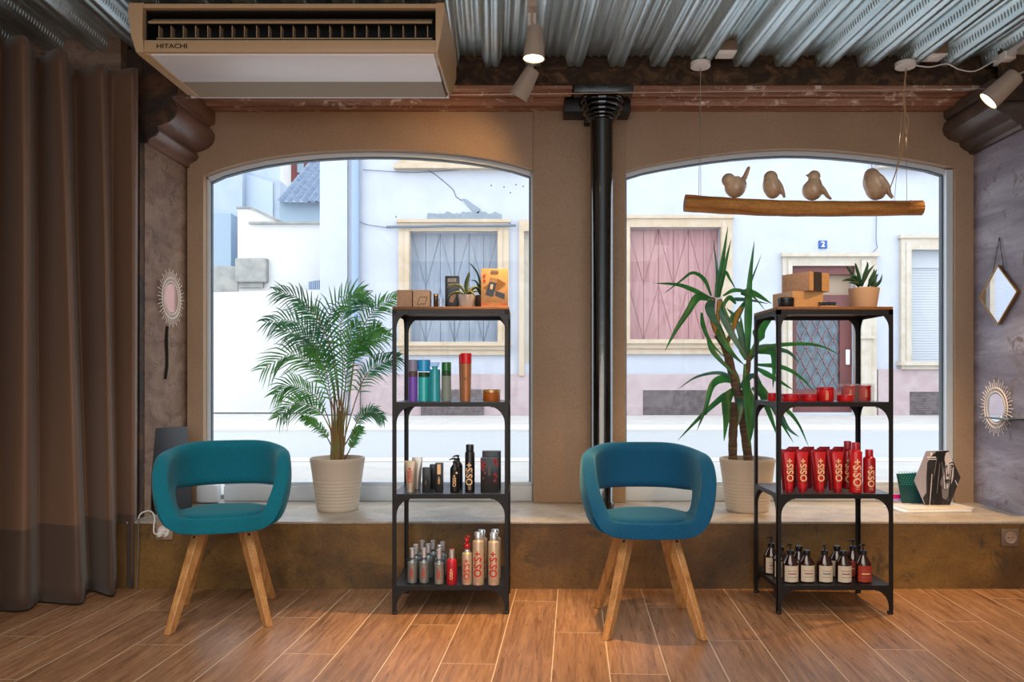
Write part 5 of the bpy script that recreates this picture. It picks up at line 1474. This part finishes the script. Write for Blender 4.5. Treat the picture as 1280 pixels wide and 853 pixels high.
Lf = [
 ([(895, 372), (902, 335), (910, 283)], 8, 0, .02), ([(898, 372), (905, 338), (914, 299)], 6.5, 0, -.06), ([(897, 372), (896, 335), (891, 297)], 4, 1, .08),
 ([(889, 373), (852, 357), (817, 354)], 6, 0, -.1), ([(889, 370), (881, 350), (866, 341), (850, 352), (829, 368)], 5, 0, -.12), ([(886, 374), (872, 372), (860, 390), (845, 413), (831, 439)], 10, 0, -.12),
 ([(899, 372), (906, 341), (913, 350), (921, 364)], 5, 0, .08), ([(935, 447), (936, 385), (938, 345), (943, 301)], 10, 0, .0), ([(930, 380), (938, 355), (952, 318)], 4, 1, .1),
 ([(914, 404), (923, 392), (936, 370)], 12, 0, .05), ([(904, 370), (917, 363), (932, 365), (945, 374), (957, 389)], 5, 0, -.1), ([(926, 366), (943, 367), (965, 380)], 10, 0, .02),
 ([(911, 374), (935, 375), (961, 380)], 5, 1, .06), ([(947, 425), (953, 410), (966, 397)], 17, 0, .08), ([(940, 445), (965, 433), (1005, 430), (1030, 434), (1053, 446)], 5.5, 0, .1),
 ([(960, 436), (985, 440), (1000, 455)], 6, 1, .12), ([(900, 374), (907, 400), (922, 430), (935, 449)], 11, 1, -.1), ([(897, 402), (903, 422), (914, 440), (926, 452)], 10, 0, -.1),
 ([(877, 391), (880, 410), (890, 430), (908, 449)], 6, 0, -.14), ([(925, 484), (903, 467), (872, 471), (847, 487)], 5, 1, -.1), ([(921, 478), (903, 474), (890, 483), (882, 511), (871, 539)], 10, 0, -.14),
 ([(918, 489), (902, 498), (875, 522), (847, 551)], 8, 0, -.1), ([(919, 486), (909, 500), (908, 525), (905, 552)], 13, 0, -.16), ([(922, 492), (926, 505), (925, 520), (922, 534)], 9, 1, -.18),
 ([(932, 455), (934, 490), (935, 525), (938, 561)], 10, 0, -.16), ([(937, 487), (941, 505), (940, 535), (936, 560)], 9, 0, -.1), ([(944, 466), (956, 500), (965, 525), (972, 546)], 9, 0, .02),
 ([(942, 470), (962, 500), (975, 525), (992, 554)], 8, 0, .08), ([(947, 440), (966, 440), (968, 460), (966, 486)], 10, 0, .04), ([(945, 456), (977, 459), (1000, 471), (1019, 491)], 6, 0, .06),
 ([(945, 460), (970, 474), (992, 488)], 7, 0, .02), ([(940, 485), (970, 510), (985, 535), (999, 547)], 8, 1, .1), ([(942, 488), (980, 510), (998, 530), (1011, 559)], 6, 0, .12),
 ([(884, 420), (892, 440), (908, 458), (922, 472)], 7, 0, -.1), ([(897, 418), (908, 436), (920, 447), (931, 457)], 7, 1, -.05), ([(942, 437), (958, 432), (978, 432)], 5, 1, .08),
 ([(892, 372), (888, 386), (893, 400), (901, 412)], 13, 1, -.14), ([(920, 380), (912, 372), (905, 385), (918, 408)], 6, 0, -.05), ([(936, 450), (920, 400), (908, 385)], 8, 1, .06),
 ([(934, 450), (928, 425), (926, 395)], 13, 0, .04), ([(936, 452), (946, 430), (949, 405)], 9, 0, .08), ([(925, 485), (915, 460), (905, 440)], 9, 0, .08), ([(925, 485), (940, 470), (952, 478)], 8, 1, -.08)]
for k, (pts, wpx, mi, dy) in enumerate(Lf):
    n = len(pts)-1
    q = yp([(x, y, dy*(j/n)) for j, (x, y) in enumerate(pts)])
    b = MB(); b.leaf(q, wpx*Yy/1000*1.05, fold=.18, n=18, side=None)
    o = b.build('leaf', M_yuc2 if mi else M_yuc, t, ang=180, fix=False)

# ------------------------------------------------------------------ mirrors, sockets, sill things
M_mirror = mat('mirror_glass', 'e8ecf2', .03, 1)
M_rattan = mat('pale_rattan', 'eaded4', .5)
def sun_mirror(label, y, z_, r, wall_x, s):
    """round mirror with a rayed rattan rim on a side wall; s = +1 faces +X"""
    t = thing('sunburst_mirror', label, 'mirror', (wall_x+s*.012, y, z_))
    M = Matrix.Rotation(R(90*s), 4, 'Y')
    MB().lathe([(0, .002), (r*.50, .002), (r*.50, .006), (0, .006)], n=36, M=M).build('mirror_glass', M_mirror if s < 0 else mat('pink_reflecting_mirror', 'e3c8c4', .12, .6), t)
    for rad in (.56, .70): 
        b = MB(); pts = [M @ Vector((r*rad*math.cos(a_*math.pi/24), r*rad*math.sin(a_*math.pi/24), .006)) for a_ in range(49)]
        b.tube(pts, .0035, 6); b.build('rim_hoop', M_rattan, t)
    n = 44
    for k in range(n):
        a_ = 2*math.pi*k/n; ro = r*(1.0 if k % 2 else .90)
        MB().tube([M @ Vector((r*.52*math.cos(a_), r*.52*math.sin(a_), .004)), M @ Vector((ro*math.cos(a_), ro*math.sin(a_), .004))], .0022, 5).build('ray', M_rattan, t)
    return t
sun_mirror('round rattan sunburst mirror on the brown left reveal', 4.255, PZ(373, 4.255), .155, -1.935, 1)
sun_mirror('round rattan sunburst mirror on the right reveal behind the glass shelf', 4.225, PZ(510, 4.225), .15, XR, -1)
t = thing('wall_crack_strip', 'dark narrow twig hanging below the left sunburst mirror', 'twig', (XL+.006, 4.22, 0))
b = MB(); b.tube(smooth_path([(0, .01, PZ(408, 4.22)), (.002, .0, PZ(425, 4.22)), (0, .008, PZ(450, 4.22)), (.002, .0, PZ(462, 4.22)), (0, -.012, PZ(474, 4.22))], 16), .008, 6, flat=.5); b.build('stem', M_dk, t)
t = thing('wall_hook', 'small metal eye hook on the left reveal', 'hook', (XL+.002, 4.07, PZ(458, 4.07)))
b = MB(); b.tube([(.0+.016+.010*math.cos(a_*.6), .0, .010*math.sin(a_*.6)) for a_ in range(10)], .0015, 6); b.tube([(0, 0, 0), (.008, 0, 0)], .0015, 6); b.build('eye', M_chrome, t)
# diamond mirror on a chain
t = thing('diamond_mirror', 'diamond-shaped brass-edged mirror hanging on a chain on the right reveal', 'mirror', (XR-.012, 4.21, PZ(369, 4.21)))
hw_, hh_ = .168, .155
dia = [(-hw_, 0), (0, -hh_), (hw_, 0), (0, hh_)]
b = MB(); b.prism(dia, -.004, .004, 'X'); b.build('mirror_glass', M_mirror, t, smooth=False)
b = MB()
for a_, c_ in zip(dia, dia[1:]+dia[:1]): b.bar((0, a_[0], a_[1]), (0, c_[0], c_[1]), .006, .014, up=(1, 0, 0))
b.build('brass_frame', mat('brass_edge', 'a98452', .35, .8), t, smooth=False)
b = MB(); zt_ = PZ(298, 4.21)-PZ(369, 4.21)
for s in (-1, 1):
    p0, p1 = Vector((0, s*.055, hh_*.67)), Vector((.004, 0, zt_))
    nL = 14
    for k in range(nL):
        c_ = p0.lerp(p1, (k+.5)/nL); d_ = (p1-p0).normalized(); sd = d_.cross(Vector((1, 0, 0))) if k % 2 else Vector((1, 0, 0))
        b.tube([c_+d_*.0075*math.cos(a_*.785)+sd*.0035*math.sin(a_*.785) for a_ in range(9)], .0012, 5, caps=False)
b.ball((.004, 0, zt_), .004, seg=8); b.build('chain', M_black, t)
# glass shelf
t = thing('glass_shelf', 'small glass shelf fixed to the right reveal in front of the sunburst mirror', 'shelf', (XR, 4.06, PZ(523, 4.1)))
MB().box(-.115, -.0, -.11, .15, -.004, .004, .001).build('glass_plate', mat('green_edge_glass', '33444a', .08, 0, coat=.5), t)
for y_ in (-.09, .12): MB().box(-.02, 0, y_-.008, y_+.008, -.014, .008, .002).build('clip', M_chrome, t)
# sockets
M_sock = mat('bronze_socket', '6e5f52', .45); M_sock_l = mat('tan_socket', 'a08a76', .5)
def socket(label, px, py, m, rz=0):
    t = thing('wall_socket', label, 'socket', (PX(px, YL), YL, PZ(py, YL)))
    MB().box(-.042, .042, -.010, 0, -.042, .042, .004).build('plate', m, t)
    MB().lathe([(0, .0), (.026, .0), (.028, .002), (.028, .005), (.023, .005), (.021, .001), (0, .001)], n=28, M=Matrix.Translation((0, -.010, 0)) @ Matrix.Rotation(R(90), 4, 'X')).build('socket_well', M_sock_l if m is M_sock else M_wht, t)
    for s in (-1, 1): MB().lathe([(0, 0), (.003, 0), (.003, .001), (0, .001)], n=8, M=Matrix.Translation((s*.009, -.0112, 0)) @ Matrix.Rotation(R(90), 4, 'X')).build('contact_hole', M_dk, t)
    return t
socket('bronze square wall socket on the concrete sill face at far right', 1261.5, 672, M_sock)
socket('tan square wall socket behind the left chair with a white plug in it', 206, 664, M_sock_l)
t = thing('power_plug', 'white plug and cord in the socket by the curtain', 'plug', (PX(203, YL), YL-.012, PZ(667, YL)))
b = MB().lathe([(0, 0), (.017, 0), (.019, .012), (.012, .026), (0, .03)], n=20, M=Matrix.Rotation(R(90), 4, 'X')); b.build('plug_body', M_wht, t)
def q_(px, py, dy=0): return (PX(px, YL)-PX(203, YL), dy, PZ(py, YL)-PZ(667, YL))
b = MB(); b.tube(smooth_path([q_(203, 667, -.025), q_(199, 664, -.04), q_(197.5, 655, -.03), q_(196, 645, -.012), q_(190, 639, .0), q_(182, 639.5, .0), q_(177, 643, -.004), q_(175, 648, -.004)], 40), .0035, 7)
b.build('cord', M_wht, t)
b = MB(); b.tube([q_(175.5, 645, -.004), q_(175, 690, -.004), q_(173, 736, -.004)], .003, 7); b.build('cable_conduit', M_prdark, t)
# black folder leaning in the left corner
t = thing('black_presentation_case', 'flat black case leaning upright in the left corner of the sill', 'case', (-1.875, 4.17, ZL+.001))
Mt = Matrix.Rotation(R(62), 4, 'Z') @ Matrix.Rotation(R(-5), 4, 'X')
MB().box(-.115, .115, -.012, .012, 0, .435, .003, M=Mt).build('cover', mat('black_leatherette', '23252b', .45, bump=.1, nscale=120), t)
MB().box(-.117, -.105, -.013, .013, -.001, .436, .002, M=Mt).build('spine', M_black, t)
b = MB(); b.prism([(-.006, .30), (.0, .293), (.006, .30), (.006, .312), (.001, .308), (-.006, .312)], -.0135, -.012)
for v in b.b.verts: v.co = Mt @ v.co
b.build('white_emblem', M_enw, t, smooth=False)
t = thing('window_corner_block', 'pale round-edged block at the bottom left corner of the left window', 'bracket', (PX(262, 4.44), 4.44, ZL+.001))
MB().box(-.068, .06, -.03, .03, 0, .105, .02).build('block', M_frame, t)

# salon display on the right of the sill
t = thing('display_card', 'teal patterned card leaning behind the hexagonal portrait on the sill', 'card', (PX(1141, 4.30), 4.30, ZL+.024))
Y4 = 4.28; cc = lambda px, py: (PX(px, Y4)-PX(1141, Y4), PZ(py, Y4)-(ZL+.024))
b = MB(); b.prism([cc(1120, 593), cc(1149, 591.5), cc(1158, 632), cc(1127.7, 634)], -.004, .0); b.build('board', mat('deep_teal_card', '10454a', .35), t, smooth=False)
for r_ in range(7):
    for c_ in range(9):
        x, zz = -.075+c_*.014+(r_ % 2)*.007+r_*.0018, .165-r_*.011
        b = MB(); b.box(x-.0035, x+.0035, -.0046, -.0040, zz-.0022, zz+.0022); b.build('pattern_fleck', mat('teal_fleck', '2fa08c', .3) if not (r_ or c_) else MATS['teal_fleck'], t, smooth=False)
t = thing('white_brochure_stack', 'white flat brochure stack under the hexagonal portrait on the sill', 'brochures', (PX(1162, 4.22), 4.22, ZL+.001), R(6))
MB().box(-.20, .17, -.10, .10, 0, .010, .001).build('lower_board', M_enw, t); MB().box(-.17, .185, -.09, .09, .0105, .020, .001).build('upper_board', M_wht, t)
t = thing('pink_booklet', 'bright pink booklet left of the teal card on the sill', 'booklet', (PX(1119, 4.36), 4.36, ZL+.024), R(4))
MB().box(-.05, .05, -.03, .02, 0, .034, .001).build('pages', mat('lilac_pages', 'c9b6e6', .5), t); MB().box(-.052, .052, -.034, -.030, .018, .040).build('cover', mat('magenta_cover', 'e0147c', .4), t, smooth=False)
Yh_ = 4.235; c0 = pos(1172, Yh_, ZL+.022)
t = thing('hexagon_portrait', 'hexagonal black and white portrait of a long-haired woman standing on the sill', 'photo panel', c0)
hp_ = lambda X_, Y_: (PX(1110+X_/7.755, Yh_)-c0[0], PZ(540+Y_/7.755, Yh_)-c0[2])
hexa = [(370, 188), (590, 180), (703, 442), (595, 725), (372, 742), (257, 478)]
b = MB(); b.prism([hp_(*p) for p in hexa], 0, .006); b.build('panel', mat('print_grey_lilac', 'a9a4b2', .5), t, smooth=False)
_lay = [0]
def art(nm, m, pts):
    _lay[0] += 1; d = .0002*_lay[0]
    b = MB(); b.prism([hp_(*p) for p in pts], -d-.0001, 0); return b.build(nm, m, t, smooth=False)
G = lambda n, c: mat(n, c, .5)
G1, G2, G3, G4, G5 = G('print_black', '121114'), G('print_charcoal', '2b292e'), G('print_mid_grey', '77737c'), G('print_skin', 'd6d0d8'), G('print_light', 'd9d5dc')
art('printed_hair', G2, [(470, 190), (585, 182), (640, 300), (703, 442), (660, 555), (595, 725), (372, 742), (338, 640), (372, 590), (372, 430), (380, 300), (420, 235)])
art('printed_face', G4, [(560, 205), (590, 195), (612, 235), (628, 290), (636, 350), (634, 430), (620, 490), (596, 535), (565, 558), (535, 548), (512, 520), (503, 480), (520, 420), (538, 350), (540, 280)])
art('printed_cheek', G3, [(503, 480), (520, 420), (538, 350), (545, 300), (552, 360), (540, 430), (528, 480), (535, 530), (545, 552), (530, 545), (512, 520)])
art('printed_brow', G1, [(588, 312), (600, 298), (622, 292), (634, 300), (634, 308), (612, 304), (596, 314)])
art('printed_eye', G1, [(594, 335), (606, 322), (626, 320), (634, 334), (626, 350), (606, 350)])
art('printed_eye_white', G5, [(600, 338), (608, 330), (616, 336), (610, 346)])
art('printed_eye_shadow', G3, [(556, 330), (572, 318), (580, 340), (566, 356), (556, 348)])
art('printed_nose', G3, [(562, 340), (572, 350), (572, 400), (566, 424), (580, 434), (596, 424), (592, 412), (580, 404)])
art('printed_nostril', G1, [(566, 424), (578, 420), (590, 426), (582, 434), (570, 432)])
art('printed_upper_lip', G2, [(545, 472), (560, 460), (574, 462), (590, 458), (608, 470), (590, 478), (570, 478)])
art('printed_lower_lip', G1, [(545, 474), (570, 480), (606, 472), (600, 490), (584, 502), (562, 498)])
art('printed_lip_gloss', G3, [(562, 484), (584, 484), (592, 488), (578, 494)])
art('printed_neck', G3, [(520, 548), (560, 562), (590, 545), (585, 600), (560, 660), (525, 640)])
art('printed_front_hair', G1, [(470, 190), (565, 186), (548, 240), (540, 330), (525, 420), (505, 480), (505, 560), (520, 650), (515, 735), (470, 738), (440, 640), (455, 500), (450, 330)])
for k, (x0, x1, c_) in enumerate(((470, 430, G3), (500, 470, G3), (405, 395, G2), (425, 400, G4), (520, 540, G3), (600, 575, G3), (440, 420, G1), (545, 560, G1), (620, 585, G1), (650, 668, G4))):
    y0 = 250+(k*53) % 170; y1 = min(715, y0+260+(k*37) % 120)
    if k == 9: y0, y1 = 470, 520
    art('printed_strand', c_, [(x0-3, y0), (x0+3, y0), ((x0+x1)/2+5, (y0+y1)/2), (x1+3, y1), (x1-1, y1), ((x0+x1)/2-3, (y0+y1)/2)])
b = MB(); b.prism([hp_(*p) for p in ((408, 205), (418, 198), (426, 210), (424, 232), (410, 236))], -.0035, -.0032); b.box(hp_(375, 0)[0], hp_(462, 0)[0], -.0035, -.0032, hp_(0, 252)[1], hp_(0, 242)[1]); b.box(hp_(388, 0)[0], hp_(466, 0)[0], -.0035, -.0032, hp_(0, 270)[1], hp_(0, 263)[1])
b.build('white_logo', M_enw, t, smooth=False)
# ------------------------------------------------------------------ light and camera
w = bpy.data.worlds.new('overcast_sky'); bpy.context.scene.world = w; w.use_nodes = True
bg = w.node_tree.nodes['Background']; bg.inputs[0].default_value = (.88, .94, 1.0, 1); bg.inputs[1].default_value = 2.5
def area(name, loc, rot, size, size_y, watt, col):
    l = bpy.data.lights.new(name, 'AREA'); l.shape = 'RECTANGLE'; l.size = size; l.size_y = size_y; l.energy = watt; l.color = col
    o = bpy.data.objects.new(name, l); C.objects.link(o); o.location = loc; o.rotation_euler = rot; return o
def spot(name, loc, target, watt, cone, blend, col, r=.03):
    l = bpy.data.lights.new(name, 'SPOT'); l.energy = watt; l.spot_size = R(cone); l.spot_blend = blend; l.color = col; l.shadow_soft_size = r
    o = bpy.data.objects.new(name, l); C.objects.link(o); o.location = loc
    o.rotation_euler = (Vector(target)-Vector(loc)).to_track_quat('-Z', 'Y').to_euler(); return o
WARM = (1.0, .58, .22); WARM2 = (1.0, .86, .72)
area('warm_fill_light', (0, .3, 2.45), (0, 0, 0), 3.0, 2.0, 88, WARM2)  # warm fill added overhead out of view to lift the room
area('cool_fill_light', (0, -2.4, 1.5), (R(90), 0, 0), 4.5, 1.8, 70, (.85, .93, 1))  # cool fill added behind the camera, stands for no seen opening
spot('track_spot_light', (.0, 3.36, 2.345), (-.19, 3.22, 0), 230, 48, .9, WARM)
spot('track_spot_light', (-.07, 3.95, 2.38), (-.6, 4.46, 2.1), 10, 100, 1, WARM)
spot('track_spot_light', (2.20, 3.77, 2.28), (1.75, 3.85, .0), 120, 72, .9, WARM)
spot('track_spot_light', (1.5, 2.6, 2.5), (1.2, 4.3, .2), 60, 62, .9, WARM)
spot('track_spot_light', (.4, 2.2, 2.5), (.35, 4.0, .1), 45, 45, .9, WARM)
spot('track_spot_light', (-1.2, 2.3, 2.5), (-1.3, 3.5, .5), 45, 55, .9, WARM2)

sc = bpy.context.scene
sc.view_settings.view_transform = 'Standard'; sc.view_settings.look = 'None'
sc.view_settings.gamma = 1; sc.view_settings.use_curve_mapping = False; sc.view_settings.exposure = .18
sc.cycles.max_bounces = 8; sc.cycles.transparent_max_bounces = 12
cam = bpy.data.cameras.new('camera'); co = bpy.data.objects.new('camera', cam); C.objects.link(co)
co.location = (0, 0, H); co.rotation_euler = (R(90), 0, 0)
cam.sensor_width = 36; cam.lens = F/1280*36
cam.shift_x = (640-CX)/1280; cam.shift_y = (CY-426.5)/1280
cam.clip_start = .05; sc.camera = co
